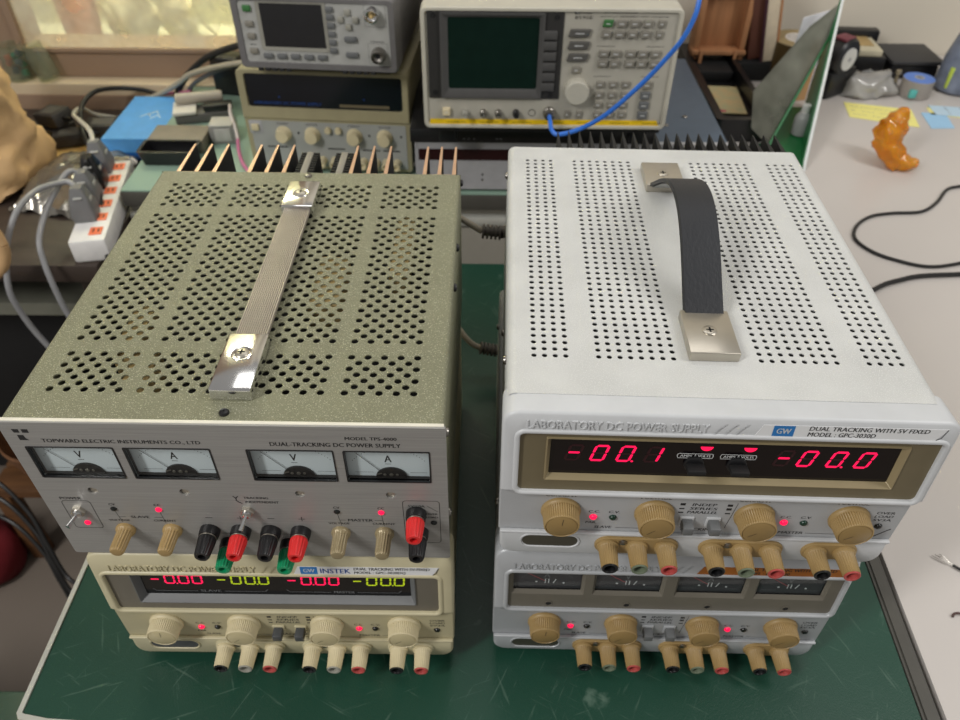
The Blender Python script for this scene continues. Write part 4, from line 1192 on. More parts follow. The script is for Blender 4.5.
# cords between the stacks
cord = mcol('beige cord jacket', (150, 142, 126), rough=.5)
relief = mcol('ribbed grey strain relief', (86, 80, 72), rough=.6)
for root, pts, rel in ((US, [(-.03, .70, .0035), (-.045, .72, .08), (-.045, .69, .18), (-.034, .65, .205), (-.019, .636, .200), (.001, .630, .190)], [(.001, .630, .190), (.019, .629, .189)]),
                       (LS, [(-.07, .72, .004), (-.06, .70, .05), (-.045, .665, .075), (-.021, .638, .054), (-.010, .631, .044), (.0, .630, .038)], [(.0, .63, .038), (.018, .63, .034)])):
    I = (Matrix.Translation(root.location) @ Matrix.Rotation(root.rotation_euler.z, 4, 'Z')).inverted()
    t = MB(I).tube(pts, .0032, 10, 8).build('power_cord', cord, root, label='grey power cord')
    a, c = Vector(rel[0]), Vector(rel[1]); b = MB(I)
    b.tube([a, c], .0045, 12, 1)
    for k in range(5):
        p = a + (c - a) * (k / 4.4); q = p + (c - a) * .12; b.tube([p, q], .0072, 14, 1)
    b.tube([c, c + Vector((.016, .004, 0)), c + Vector((.022, -.02, 0))], .006, 10, 4)
    b.build('strain_relief', relief, t)

# ---- right desk
amber = bpy.data.materials.new('amber resin'); amber.use_nodes = True
p = amber.node_tree.nodes['Principled BSDF']
p.inputs['Base Color'].default_value = col((236, 150, 20)); p.inputs['Roughness'].default_value = .1
p.inputs['Transmission Weight'].default_value = .6; p.inputs['IOR'].default_value = 1.45
p.inputs['Subsurface Weight'].default_value = .3; p.inputs['Subsurface Radius'].default_value = (.03, .012, .003); p.inputs['Subsurface Scale'].default_value = .5
nz = amber.node_tree.nodes.new('ShaderNodeTexNoise'); nz.inputs['Scale'].default_value = 60
rp = amber.node_tree.nodes.new('ShaderNodeValToRGB'); rp.color_ramp.elements[0].color = col((240, 148, 8)); rp.color_ramp.elements[1].color = col((252, 190, 60))
tc = amber.node_tree.nodes.new('ShaderNodeTexCoord')
amber.node_tree.links.new(tc.outputs['Object'], nz.inputs['Vector']); amber.node_tree.links.new(nz.outputs['Fac'], rp.inputs['Fac']); amber.node_tree.links.new(rp.outputs['Color'], p.inputs['Base Color'])
sk = [(.656, 1.138, .016, .024), (.677, 1.123, .012, .020), (.690, 1.112, .012, .013), (.699, 1.108, .019, .009), (.655, 1.141, .034, .027), (.654, 1.143, .052, .026), (.658, 1.145, .068, .021), (.662, 1.146, .082, .014), (.666, 1.147, .092, .006), (.640, 1.146, .058, .013), (.636, 1.146, .040, .015)]
ed = [(0, 1), (1, 2), (2, 3), (0, 4), (4, 5), (5, 6), (6, 7), (7, 8), (5, 9), (4, 10)]
b = MB()
me = bpy.data.meshes.new('figurine'); me.from_pydata([s_[:3] for s_ in sk], ed, [])
og_ = bpy.data.objects.new('figurine', me); COL.objects.link(og_)
md = og_.modifiers.new('s', 'SKIN'); 
for i, s_ in enumerate(sk): me.skin_vertices[0].data[i].radius = (s_[3], s_[3] * .8)
me.skin_vertices[0].data[0].use_root = True
sb = og_.modifiers.new('d', 'SUBSURF'); sb.levels = 3; sb.render_levels = 3
dg = bpy.context.evaluated_depsgraph_get()
nm_ = bpy.data.meshes.new_from_object(og_.evaluated_get(dg)); bpy.data.objects.remove(og_)
o = bpy.data.objects.new('figurine', nm_); COL.objects.link(o); nm_.materials.clear(); nm_.materials.append(amber)
for v in nm_.vertices:
    q = v.co * 90; v.co += Vector((noise.noise(q), noise.noise(q + Vector((4, 4, 4))), noise.noise(q + Vector((8, 1, 2))))) * .0045
    v.co.z = max(v.co.z, .0006)
nm_.polygons.foreach_set('use_smooth', [True] * len(nm_.polygons))
tag(o, 'translucent orange amber figurine standing on the grey desk', 'figurine')

blk = mcol('black cable jacket', (28, 27, 27), rough=.45)
tag(MB().tube([(.80, 1.075, .0025), (.746, 1.061, .0025), (.722, 1.05, .0025), (.69, 1.012, .0025), (.655, .985, .0025), (.61, .980, .0025), (.574, .97, .0025), (.545, .945, .0025), (.53, .912, .0025), (.54, .882, .0025), (.565, .860, .0025), (.61, .844, .0025), (.68, .86, .0025), (.78, .88, .0025)], .0024, 8, 8).build('cable', blk), 'thin black cable looped on the grey desk in front of the orange figurine', 'cable')
tag(MB().tube([(.47, .76, .0035), (.523, .798, .0035), (.555, .812, .0035), (.585, .821, .0035), (.64, .826, .0035), (.76, .835, .0035)], .0032, 8, 8).build('cable', blk), 'thicker black cable running straight out from behind the white supply on the grey desk', 'cable')
t = thing('wire_lead', 'black wire with bare frayed end at the right edge of the grey desk', 'wire', (.43, .38, 0)); I = Matrix.Translation((-.43, -.38, 0))
MB(I).tube([(.428, .381, .002), (.436, .374, .002), (.46, .355, .002), (.5, .33, .002)], .0012, 8, 6).build('jacket', blk, t)
b = MB(I)
for k in range(4): b.tube([(.428, .381, .002), (.420, .385 + .001 * k, .003 + .001 * k), (.413 + .002 * k, .391, .002 + .002 * (k % 2))], .0003, 5, 4)
b.build('bare_strands', M['steel'], t)
tag(MB().tube([(.405, .331, .0015), (.41, .334, .002), (.425, .33, .0015), (.46, .31, .0015)], .001, 8, 6).build('wire_lead', mcol('brown wire jacket', (70, 40, 34), rough=.5)), 'short dark wire end at the right edge below the frayed wire', 'wire')

def note(label, pts, rgb, z=.0006, lines=0, group=None):
    t = thing('paper_note', label, 'note', (sum(p[0] for p in pts) / 4, sum(p[1] for p in pts) / 4, 0))
    I = Matrix.Translation((-t.location.x, -t.location.y, 0))
    b = MB(I); b.loft([[(p[0], p[1], z - .0004) for p in pts], [(p[0], p[1], z + .0003) for p in pts]], True, True)
    b.build('sheet', mcol('paper %d %d %d' % rgb, rgb, rough=.8, var=.02), t)
    if lines:
        b = MB(I); P = [Vector(p) for p in pts]
        for k in range(lines):
            f = (k + 1) / (lines + 1); a = P[0].lerp(P[1], f); c = P[3].lerp(P[2], f)
            for s0 in [q / 14 for q in range(1, 13)]:
                if random.random() < .75: b.line([tuple(a.lerp(c, s0)), tuple(a.lerp(c, s0 + .05))], .0012, z + .0004)
        b.build('handwriting', M['dim_ink'], t, recalc=False)
note('pale yellow note strip lying behind the orange figurine', [(.676, 1.375), (.665, 1.312), (.775, 1.272), (.79, 1.345)], (240, 232, 140), lines=3)
note('plain light blue note on the grey desk right of the figurine', [(.803, 1.333), (.846, 1.328), (.836, 1.270), (.794, 1.268)], (158, 200, 232))
note('yellow note under the pale blue sheet at the right edge', [(.822, 1.355), (.95, 1.335), (.95, 1.29), (.818, 1.325)], (238, 230, 150))
note('pale blue written sheet on top of a yellow note at the right edge', [(.828, 1.362), (.96, 1.345), (.96, 1.296), (.826, 1.322)], (186, 210, 226), z=.0016, lines=4)
# adhesive tape roll, blue core
def tape_roll(label, c, r, h, m_side, m_top, m_core, core, parent=None):
    t = thing('tape_roll', label, 'tape', c)
    MB().lathe([(core, .001), (r, .001), (r, h - .001), (r - .001, h)], n=40, cap0=False, cap1=False).build('tape', m_side, t)
    MB().lathe([(r - .0005, h), (core, h + .0004)], n=40, cap0=False, cap1=False).build('tape_edge', m_top, t)
    MB().lathe([(core, 0), (core, h + .0012), (core - .003, h + .0012), (core - .003, 0), (core, 0)], n=32, cap0=False, cap1=False).build('core', m_core, t)
    return t
t = tape_roll('small tape roll with blue face lying on the grey desk near the wall', (.821, 1.412, 0), .028, .033, mcol('grey tape', (150, 144, 138), rough=.4), mcol('blue tape face', (88, 128, 206), rough=.4), M['inst_grey'], .009)
b = MB(); b.box(-.022, -.010, -.0295, -.022, .006, .02, .0005); b.build('price_tab', mcol('teal paper tab', (90, 178, 172), rough=.6), t)
# parcel-tape roll standing behind the folder
t = tape_roll('wide roll of olive brown packing tape behind the green folder', (.606, 1.49, 0), .050, .076, mcol('olive brown tape', (74, 60, 36), rough=.3), mcol('olive tape face', (146, 128, 88), rough=.5), mcol('white tape core', (214, 208, 200), rough=.7), .026)
# wooden stand
wd = mcol('light brown wood', (172, 122, 84), rough=.55, var=.12, scale=10, stretch=(12, 12, 1)); wdk = mcol('reddish brown wood', (92, 54, 42), rough=.55, var=.1, scale=10)
t = thing('card_rack', 'light brown wooden card rack against the wall in the black tray', 'rack', (.465, 1.50, .034))
b = MB(); b.box(-.058, -.048, -.012, .03, 0, .14, .001); b.build('side_board', wd, t)
b = MB(); b.box(.030, .040, -.014, .05, 0, .14, .001); b.build('side_board', wd, t)
b = MB(); b.box(-.05, .034, .012, .02, .006, .14, .001); b.build('back_board', wd, t)
b = MB(); b.box(-.06, .042, -.02, .012, .012, .020, .001); b.build('bottom_rail', wd, t)
b = MB(); b.box(-.06, .042, -.016, .012, .126, .134, .001); b.build('top_rail', wd, t)
for x in (-.044, .022):
    b = MB(); b.box(x - .003, x + .003, -.024, -.016, -.016, .022, .0006); b.build('peg', wd, t)
boxthing('book', 'dark reddish brown book standing right of the wooden card rack', 'book', (.527, 1.515, .038), 0, (.024, .06, .15), wdk, .001, ry=-.13)
t = thing('notebook_stack', 'cream edged notebook standing between the brown book and the tape roll', 'notebook', (.557, 1.505, .038), -.05); t.rotation_euler = (0, -.15, -.05)
b = MB(); b.box(-.014, .009, -.03, .04, 0, .155, .001); b.build('pages', mcol('cream paper edges', (206, 192, 168), rough=.8), t)
b = MB(); b.box(.009, .013, -.032, .042, -.002, .158, .001); b.build('cover', wd, t)
b = MB(); b.box(-.018, -.014, -.032, .042, -.002, .158, .001); b.build('cover', mcol('maroon card', (70, 40, 50), rough=.6), t)
tag(boxthing('flat_box', 'x', 'box', (.527, 1.515, 0), 0, (.066, .09, .036), M['matt_black'], .003), 'flat black box under the reddish brown book by the wall', 'box')
# black tray
t = thing('organizer_tray', 'black plastic letter tray with raised rim beside the blue grey instrument', 'tray', (.46, 1.36, 0))
b = MB(); pts = rr(-.066, .032, -.15, .20, .01, 3); pin = rr(-.052, .022, -.138, .19, .01, 3)
b.loft([at(pts, 0), at(pts, .04), at(pin, .04), at(pin, .012)], True, True); b.build('tray_shell', M['black_plastic'], t)
b = MB(); b.box(-.048, .018, .075, .185, .012, .032, .003); b.build('divider_block', M['matt_black'], t)
t2 = thing('photo_card', 'small faded colour photo card lying in the black letter tray', 'card', (.447, 1.35, .0145), -.08)
b = MB(); b.box(-.030, .028, -.06, .058, -.001, .0008); b.build('card', mat('faded printed picture', (178, 178, 140), rough=.4, rgb2=(206, 176, 130), scale=40), t2)
b = MB(); b.box(-.026, -.008, -.056, -.048, .0008, .0011); b.build('pink_mark', mcol('pink print', (190, 80, 100), rough=.5), t2)
# green folder with clear sheet
gf = mcol('green folder board', (16, 104, 52), rough=.4); wf = mcol('white folder edge', (222, 226, 224), rough=.5)
t = thing('file_folder', 'upright white and green file folder standing open behind the white supply', 'folder', (.55, 1.2, 0)); I = Matrix.Translation((-.55, -1.2, 0))
b = MB(I)
out = [(.522, 1.11, .0), (.60, 1.35, .0), (.61, 1.36, .19), (.522, 1.115, .012)]
b._add(out + [(p[0] - .004, p[1] + .001, p[2]) for p in out], [(0, 1, 2, 3), (7, 6, 5, 4), (0, 3, 7, 4), (3, 2, 6, 7), (2, 1, 5, 6), (1, 0, 4, 5)]); b.build('outer_board', wf, t)
b = MB(I)
inn = [(p[0] - .0045, p[1] + .001, p[2]) for p in out]
b._add(inn + [(p[0] - .002, p[1], p[2]) for p in inn], [(0, 1, 2, 3), (7, 6, 5, 4), (0, 3, 7, 4), (3, 2, 6, 7), (2, 1, 5, 6), (1, 0, 4, 5)]); b.build('inner_lining', gf, t)
b = MB(I); b.loft([[(.47, 1.14, .001), (.517, 1.112, .001), (.595, 1.345, .001), (.51, 1.35, .001), (.495, 1.205, .001), (.47, 1.2, .001)], [(.47, 1.14, .003), (.517, 1.112, .003), (.595, 1.345, .003), (.51, 1.35, .003), (.495, 1.205, .003), (.47, 1.2, .003)]], True, True); b.build('base_board', gf, t)
b = MB(I); b.tube([(.476, 1.17, .014), (.587, 1.318, .140), (.602, 1.348, .178)], .0022, 6, 1); b.build('sheet_rail', gf, t)
sh = [(.482, 1.178, .010), (.588, 1.32, .134), (.600, 1.345, .182), (.56, 1.335, .150), (.452, 1.225, .083), (.455, 1.2, .03)]
b = MB(I); b._add([(p[0] - .003, p[1], p[2]) for p in sh] + [(p[0] - .0045, p[1] + .0005, p[2]) for p in sh], [(0, 1, 2, 3, 4, 5), (11, 10, 9, 8, 7, 6)] + [(k, (k + 1) % 6, (k + 1) % 6 + 6, k + 6) for k in range(6)])
M['film'] = clear_mat('clear film pocket', (178, 182, 172), gloss=.0, rough=.3, haze=.5, body=(140, 140, 128))
b.build('clear_pocket', M['film'], t)
t = thing('paper_sheet', 'white folded paper sticking up behind the clear folder pocket', 'paper', (.572, 1.41, 0)); I = Matrix.Translation((-.572, -1.41, 0))
b = MB(I); b.loft([[(.552, 1.385, .0005), (.612, 1.395, .0005), (.618, 1.40, .158), (.562, 1.387, .147)], [(.552, 1.387, .0005), (.612, 1.397, .0005), (.618, 1.402, .158), (.562, 1.389, .147)]], True, True); b.build('sheet', mcol('white paper', (228, 228, 234), rough=.8), t)
b = MB(I); b.loft([[(.585, 1.379, .0005), (.606, 1.383, .0005), (.606, 1.385, .12), (.588, 1.381, .10)], [(.585, 1.381, .0005), (.606, 1.385, .0005), (.606, 1.387, .12), (.588, 1.383, .10)]], True, True); b.build('brown_flap', mcol('brown paper flap', (190, 150, 104), rough=.8), t)
t = thing('small_bottle', 'small silver grey bottle inside the open green folder', 'bottle', (.548, 1.235, .0035))
MB().lathe([(.012, 0), (.014, .002), (.014, .03), (.009, .038), (.006, .04)], n=24, cap1=False).build('bottle_body', mcol('silver grey plastic', (150, 152, 150), rough=.35), t)
MB().lathe([(.007, .039), (.007, .052), (.006, .053)], n=18).build('cap', mcol('white cap plastic', (206, 206, 202), rough=.4), t)
# dispenser, cards, box, bag, bottle
t = thing('tape_dispenser', 'black tape dispenser with white disc beside the folder edge', 'dispenser', (.662, 1.415, 0), .6)
b = MB(); b.lathe([(.03, -.016), (.034, -.012), (.034, .012), (.03, .016)], (0, 0, .072), n=32, axis='y'); b.build('reel', M['black_plastic'], t)
b = MB(); b.lathe([(.020, -.0185), (.020, -.016)], (0, 0, .070), n=28, axis='y'); d = b.build('disc', mcol('white disc plastic', (214, 214, 212), rough=.5), t)
b = MB(); b.lathe([(.004, -.0195), (.004, -.0185)], (0, 0, .070), n=12, axis='y'); b.build('hub', M['inst_grey'], d)
b = MB(); b.box(-.035, .04, -.017, .017, 0, .05, .006); b.build('base', M['black_plastic'], t)
b = MB(); b.box(-.018, .012, -.012, .014, .102, .107, .001); b.build('label', mcol('dull red label', (120, 60, 70), rough=.6), t)
t = thing('cassette_box', 'flat black case holding pale cards, against the back wall', 'case', (.735, 1.53, 0), -.06)
b = MB(); b.box(-.06, .05, -.05, .05, 0, .045, .004); b.build('case_body', M['black_plastic'], t)
b = MB(); b.box(-.055, .04, -.045, .03, .045, .056, .001); b.build('cards', mcol('cream card stock', (196, 188, 162), rough=.7), t)
b = MB(); b.box(-.045, .03, -.02, .03, .056, .0575, .0003); b.build('printed_card', mcol('tan printed card', (170, 144, 96), rough=.6), t)
b = MB(); b.box(-.06, .055, .03, .055, .045, .068, .003); b.build('lid', M['black_plastic'], t)
t = thing('black_case', 'black folding case by the wall, right of the card case', 'case', (.85, 1.53, 0), 0)
b = MB(); b.box(-.05, .045, -.045, .045, 0, .028, .006); b.build('case_body', M['black_plastic'], t)
b = MB(); b.box(-.052, .05, -.05, .05, .029, .037, .003); b.build('flap', mcol('charcoal leatherette', (52, 52, 54), rough=.5), t)
# clear bag of parts
b = MB(); loops = []
for k in range(9):
    f = k / 8; z = .001 + .038 * f; s_ = 1.0 - .5 * f ** 1.6
    loops.append([(.728 + .052 * s_ * math.cos(a) * (1.15 if math.cos(a) > 0 else 1), 1.412 + .026 * s_ * math.sin(a), z) for a in [2 * PI * i / 28 for i in range(28)]])
b.loft(loops, True, True)
bag = b.build('parts_bag', clear_mat('clear plastic bag film', (206, 204, 200), gloss=.10, rough=.1, haze=.5), ang=180); crumple(bag, .012, 45)
for v in bag.data.vertices: v.co.z = max(v.co.z, .001)
tag(bag, 'crumpled clear plastic bag of small grey parts behind the yellow note', 'bag')
for k in range(7):
    x, y = .69 + .0125 * k, 1.412 + .006 * math.sin(k * 2.1)
    b = MB(); b.lathe([(.006, 0), (.006, .010), (.004, .012)], n=12); b.lathe([(.003, .012), (.003, .016)], n=8)
    o = b.build('small_part', M['inst_grey'] if k % 2 else M['ring_grey']); o.location = (x, y, .0015); o.rotation_euler = (0, 0, k)
    tag(o, 'small grey connector part inside the clear plastic bag', 'part', 'parts in the clear bag')
b = MB(); b.lathe([(.004, 0), (.007, .004), (.007, .012), (.004, .016), (.003, .034), (.006, .036), (.005, .042)], n=14); o = b.build('small_fitting', mcol('brass grey fitting', (150, 140, 118), rough=.35, metal=.6)); o.location = (.785, 1.425, 0)
tag(o, 'small upright metal fitting between the clear bag and the blue faced tape roll', 'fitting')
t = thing('bottle', 'translucent grey blue bottle at the right edge near the wall', 'bottle', (.912, 1.44, 0))
MB().lathe([(.036, .002), (.04, .006), (.038, .06), (.030, .10), (.018, .125), (.016, .14)], n=32).build('bottle_body', mat('grey blue translucent plastic', (112, 120, 136), rough=.3, var=.3, scale=50), t)
MB().lathe([(.019, .14), (.019, .165), (.017, .167)], n=24).build('cap', M['black_plastic'], t)
b = MB(); b.box(-.034, -.028, -.025, -.016, .012, .05, .001); b.build('label', mcol('lime label', (186, 206, 84), rough=.5), t)

# ---- left table
kraft = mcol('kraft paper', (206, 170, 122), rough=.75, var=.1, scale=12, bump=.2, bscale=120)
b = MB(); loops = []
for k in range(25):
    f = k / 24; z = -.049 + .245 * f
    sx = .128 * (1.0 - .34 * f ** 1.3) ; sy = .10 * (1 - .45 * f)
    cx_ = -.868 + .018 * math.sin(f * 3)
    loops.append([(cx_ + sx * (abs(math.cos(a)) ** .75) * (1 if math.cos(a) > 0 else -1), 1.14 + sy * (abs(math.sin(a)) ** .75) * (1 if math.sin(a) > 0 else -1), z) for a in [2 * PI * i / 56 for i in range(56)]])
b.loft(loops, True, True); o = b.build('paper_bag', kraft, ang=14); crumple(o, .016, 14, 3); crumple(o, .013, 34, 1)
for v in o.data.vertices: v.co.z = max(v.co.z, -.0495)
tag(o, 'crumpled brown paper bag standing on the dark table at the far left', 'bag')
# anti-static bag
b = MB(); nx, ny = 34, 30; vs = []; fs = []
for j in range(ny + 1):
    for i in range(nx + 1):
        u, v = i / nx, j / ny
        x = -.752 + .122 * u + .03 * v; y = 1.04 + .20 * v - .02 * u
        z = -.047 + .042 * (math.sin(PI * u) * math.sin(PI * v)) ** .6
        vs.append((x, y, z))
for j in range(ny):
    for i in range(nx):
        a = j * (nx + 1) + i; fs.append((a, a + 1, a + nx + 2, a + nx + 1))
b._add(vs, fs); b._add([(v[0], v[1], -.0490) for v in vs], fs)
foil = mat('silver grey foil film', (146, 142, 134), rough=.2, metal=.75, var=.25, scale=16)
o = b.build('foil_bag', foil, ang=12); crumple(o, .016, 22, 5)
for v in o.data.vertices: v.co.z = max(v.co.z, -.0494)
tag(o, 'shiny crumpled silver plastic bag between the paper bag and the power strip', 'bag')
# power strip
t = thing('power_strip', 'white power strip with orange sockets on the dark table', 'power strip', (-.588, 1.03, -.05), .18)
wp = mcol('white power strip plastic', (222, 220, 218), rough=.4); orr = mcol('orange socket plastic', (236, 120, 78), rough=.45)
b = MB(); b.box(-.026, .026, -.122, .122, .0, .037, .005); b.build('strip_body', wp, t)
for k in range(6):
    y = -.098 + k * .039
    b = MB(); b.box(.001, .019, y - .010, y + .010, .0365, .0385, .001); s_ = b.build('socket', orr, t)
    b = MB(); b.box(.006, .008, y - .004, y + .004, .0385, .0388); b.box(.013, .015, y - .004, y + .004, .0385, .0388); b.build('socket_slots', M['matt_black'], s_)
gp = mcol('grey plug plastic', (112, 112, 112), rough=.5); gc = mcol('grey cord jacket', (138, 138, 140), rough=.45)
def plug(label, loc, rz, m, pts, mc, r):
    t = thing('power_plug', label, 'plug', loc, rz)
    b = MB(); b.loft([at(rr(-.016, .016, -.018, .018, .004, 3), 0), at(rr(-.017, .017, -.019, .019, .004, 3), .012), at(rr(-.013, .013, -.014, .014, .004, 3), .034), at(rr(-.008, .008, -.008, .008, .003, 3), .05)], True, True)
    p_ = b.build('plug_body', m, t)
    b = MB(); b.box(-.006, .006, -.016, -.010, .036, .0385, .0008); b.box(.008, .0145, -.006, .006, .026, .032, .001); b.build('plug_ridge', mcol('pale grey plastic', (176, 176, 172), rough=.5), p_)
    b = MB(Matrix.Rotation(-rz, 4, 'Z') @ Matrix.Translation(-Vector(loc))); b.tube(pts, r, 10, 8); b.build('cord', mc, t)
plug('nearest grey plug on the power strip with grey cord looping over the table edge', (-.588, .975, -.0125), .2, gp, [(-.588, .975, .030), (-.60, .985, .038), (-.612, .98, .040), (-.630, .95, .045), (-.640, .91, .040), (-.650, .885, .018), (-.660, .87, -.011), (-.665, .85, -.056), (-.664, .85, -.102), (-.655, .85, -.145), (-.635, .85, -.20), (-.60, .86, -.30), (-.58, .88, -.5)], gc, .0042)
plug('second grey plug on the power strip, cord dropping straight down the table front', (-.600, 1.02, -.0125), .18, gp, [(-.600, 1.02, .03), (-.610, 1.015, .04), (-.618, 1.0, .036), (-.622, .96, .025), (-.625, .93, .012), (-.626, .90, -.008), (-.622, .885, -.033), (-.617, .875, -.062), (-.612, .87, -.112), (-.600, .87, -.177), (-.58, .88, -.28), (-.56, .9, -.5)], gc, .0042)
plug('tall black plug on the power strip with black cord curving down right', (-.609, 1.068, -.0125), .18, M['black_plastic'], [(-.609, 1.068, .035), (-.606, 1.055, .034), (-.600, 1.055, .012), (-.580, 1.01, -.012), (-.560, .96, -.034), (-.548, .92, -.040), (-.53, .892, -.06), (-.50, .89, -.16), (-.48, .9, -.4)], blk, .0034)
plug('farthest grey plug at the back of the power strip with a pale cord', (-.618, 1.118, -.0125), .18, gp, [(-.618, 1.118, .035), (-.635, 1.15, .04), (-.69, 1.23, .018), (-.725, 1.28, .006), (-.735, 1.33, -.005), (-.73, 1.36, -.03), (-.70, 1.38, -.046)], mcol('pale grey cord jacket', (186, 182, 170), rough=.5), .0038)
# cardboard and adapters
cb = mcol('yellow brown cardboard', (198, 162, 96), rough=.75, var=.08, scale=12)
t = thing('cardboard_sheet', 'yellow brown cardboard sheet under the black adapters', 'cardboard', (-.72, 1.262, -.05), .03)
b = MB(); b.box(-.085, .065, -.045, .075, .001, .008, .0006); b.build('top_liner', cb, t)
for k in range(12):
    b = MB(); b.box(-.083 + k * .0125, -.076 + k * .0125, -.0448, -.042, .0, .0012); b.build('torn_edge', mcol('dark cardboard gap', (66, 48, 30), rough=.8), t) if k % 2 else b.bm.free()
dg_ = mcol('charcoal adapter plastic', (52, 50, 48), rough=.5)
def adapter(label, loc, rz, dims, rx=0, ry=0):
    t = thing('power_adapter', label, 'adapter', loc, rz); t.rotation_euler = (rx, ry, rz)
    b = MB(); b.box(-dims[0] / 2, dims[0] / 2, -dims[1] / 2, dims[1] / 2, 0, dims[2], .003); b.build('adapter_body', dg_, t)
    b = MB(); b.box(-dims[0] * .3, dims[0] * .3, -dims[1] * .3, dims[1] * .3, dims[2] - .0005, dims[2] + .0003); b.build('rating_label', M['key_dark'], t)
    b = MB(); b.lathe([(.004, 0), (.004, .012), (.0025, .022)], (dims[0] / 2 - .001, 0, dims[2] / 2), n=10, axis='x', F=Matrix.Identity(4)) ; b.build('cord_boot', M['matt_black'], t)
adapter('charcoal power adapter tilted on top of its pile, leftmost on the cardboard', (-.765, 1.29, -.015), -.5, (.058, .04, .025), .1, -.15)
adapter('charcoal power adapter at the front of the pile on the cardboard', (-.735, 1.262, -.040), .35, (.055, .034, .024))
adapter('charcoal power adapter at the right end of the cardboard', (-.688, 1.30, -.041), .12, (.062, .042, .026))
adapter('grey black adapter lying flat under the tilted adapter', (-.785, 1.30, -.041), -.4, (.07, .05, .022))
# blue box
t = thing('box', 'bright blue lidded cardboard box between the dark table and the green bench', 'box', (-.607, 1.30, -.05), 0)
b = MB(); b.box(-.047, .045, -.085, .085, 0, .04, .001); b.build('box_base', mcol('deep blue card', (8, 96, 178), rough=.45), t)
b = MB(); b.loft([[(-.049, -.087, .018), (.047, -.087, .018), (.047, .087, .018), (-.049, .087, .018)], [(-.049, -.087, .0435), (.047, -.087, .0435), (.047, .087, .0435), (-.049, .087, .0435)]], True, True); l_ = b.build('lid', mcol('blue card lid', (84, 158, 224), rough=.4), t)
b = MB(); 
for dx, dy in ((0, 0), (.012, .01), (.02, -.006)): b.line([(dx - .01, dy), (dx, dy + .014), (dx + .006, dy + .004)], .003, .0438)
b.build('lid_print', mcol('white print', (190, 214, 234), rough=.5), l_, recalc=False)
# cables by the window
t = thing('cable', 'black cable with a pink sleeve arching over the blue box', 'cable', (-.66, 1.3, -.05)); I = Matrix.Translation((.66, -1.3, .05))
MB(I).tube([(-.625, 1.415, -.014), (-.651, 1.42, -.008), (-.687, 1.40, .004), (-.712, 1.36, .015), (-.722, 1.32, .010), (-.715, 1.28, -.002), (-.698, 1.24, -.018), (-.672, 1.205, -.026), (-.65, 1.18, -.040), (-.64, 1.165, -.047)], .0042, 10, 8).build('jacket', blk, t)
MB(I).tube([(-.626, 1.415, -.014), (-.60, 1.41, -.010), (-.575, 1.40, -.004), (-.55, 1.39, .003)], .003, 8, 6).build('pink_sleeve', mcol('pink sleeve', (186, 104, 136), rough=.5), t)
tag(MB().tube([(-.37, 1.40, .10), (-.412, 1.36, .104), (-.458, 1.37, .090), (-.504, 1.385, .068), (-.545, 1.40, .036), (-.57, 1.405, .010), (-.59, 1.40, -.02)], .0058, 10, 8).build('cable', blk), 'thick black cable sagging from behind the grey power meter to the sill', 'cable')
tag(MB().tube([(-.37, 1.36, .07), (-.42, 1.34, .078), (-.479, 1.35, .065), (-.534, 1.37, .044), (-.565, 1.38, .023), (-.614, 1.395, -.006), (-.671, 1.405, -.026)], .0048, 10, 8).build('cable', mcol('pale taupe cord jacket', (164, 156, 138), rough=.5)), 'pale taupe cable lying below the thick black one towards the window sill', 'cable')
tag(MB().tube([(-.37, 1.36, .05), (-.419, 1.345, .074), (-.477, 1.36, .056), (-.525, 1.38, .029), (-.55, 1.395, .008), (-.57, 1.405, -.02)], .004, 10, 8).build('cable', mcol('slate cord jacket', (90, 90, 92), rough=.5)), 'slate grey cable hanging between the black cable and the black adapter brick', 'cable')
# jars on the sill
glassm = clear_mat('jar glass', (244, 247, 240), gloss=.02, haze=.07, body=(206, 214, 196))
t = thing('glass_jar', 'empty pale glass jar leaning on the window sill', 'jar', (-.838, 1.448, .0)); t.rotation_euler = (0, -.22, 0)
MB().lathe([(.001, .004), (.019, .003), (.021, .006), (.021, .052), (.018, .058), (.018, .068), (.0195, .069), (.0175, .069), (.0165, .058), (.019, .051), (.019, .008), (.001, .007)], n=32, cap0=False, cap1=False).build('jar_body', glassm, t)
t = thing('glass_jar', 'glass jar with green and coloured bits at the left end of the sill', 'jar', (-.895, 1.448, 0))
MB().lathe([(.001, .002), (.022, .002), (.024, .006), (.024, .048), (.02, .056), (.02, .066), (.0215, .067), (.019, .067), (.0185, .056), (.022, .047), (.022, .007), (.001, .005)], n=32, cap0=False, cap1=False).build('jar_body', glassm, t)
jm = [mcol('jar bits green', (24, 110, 84), rough=.5), mcol('jar bits rust', (150, 84, 60), rough=.5), mcol('jar bits dark', (40, 48, 60), rough=.5)]
for k in range(9):
    b = MB(); b.box(-.006, .006, -.005, .005, -.005, .006, .0015); o = b.build('small_bead', jm[k % 3]); o.location = (-.895 + .012 * math.cos(k * 2.4), 1.448 + .011 * math.sin(k * 2.4), .0125 + .0045 * k); o.rotation_euler = (k, k * .7, k * 1.3)
    tag(o, ('green', 'rust red', 'dark blue')[k % 3] + ' bit inside the left glass jar on the sill', 'bead', ('green', 'rust red', 'dark blue')[k % 3] + ' bits in the jar')
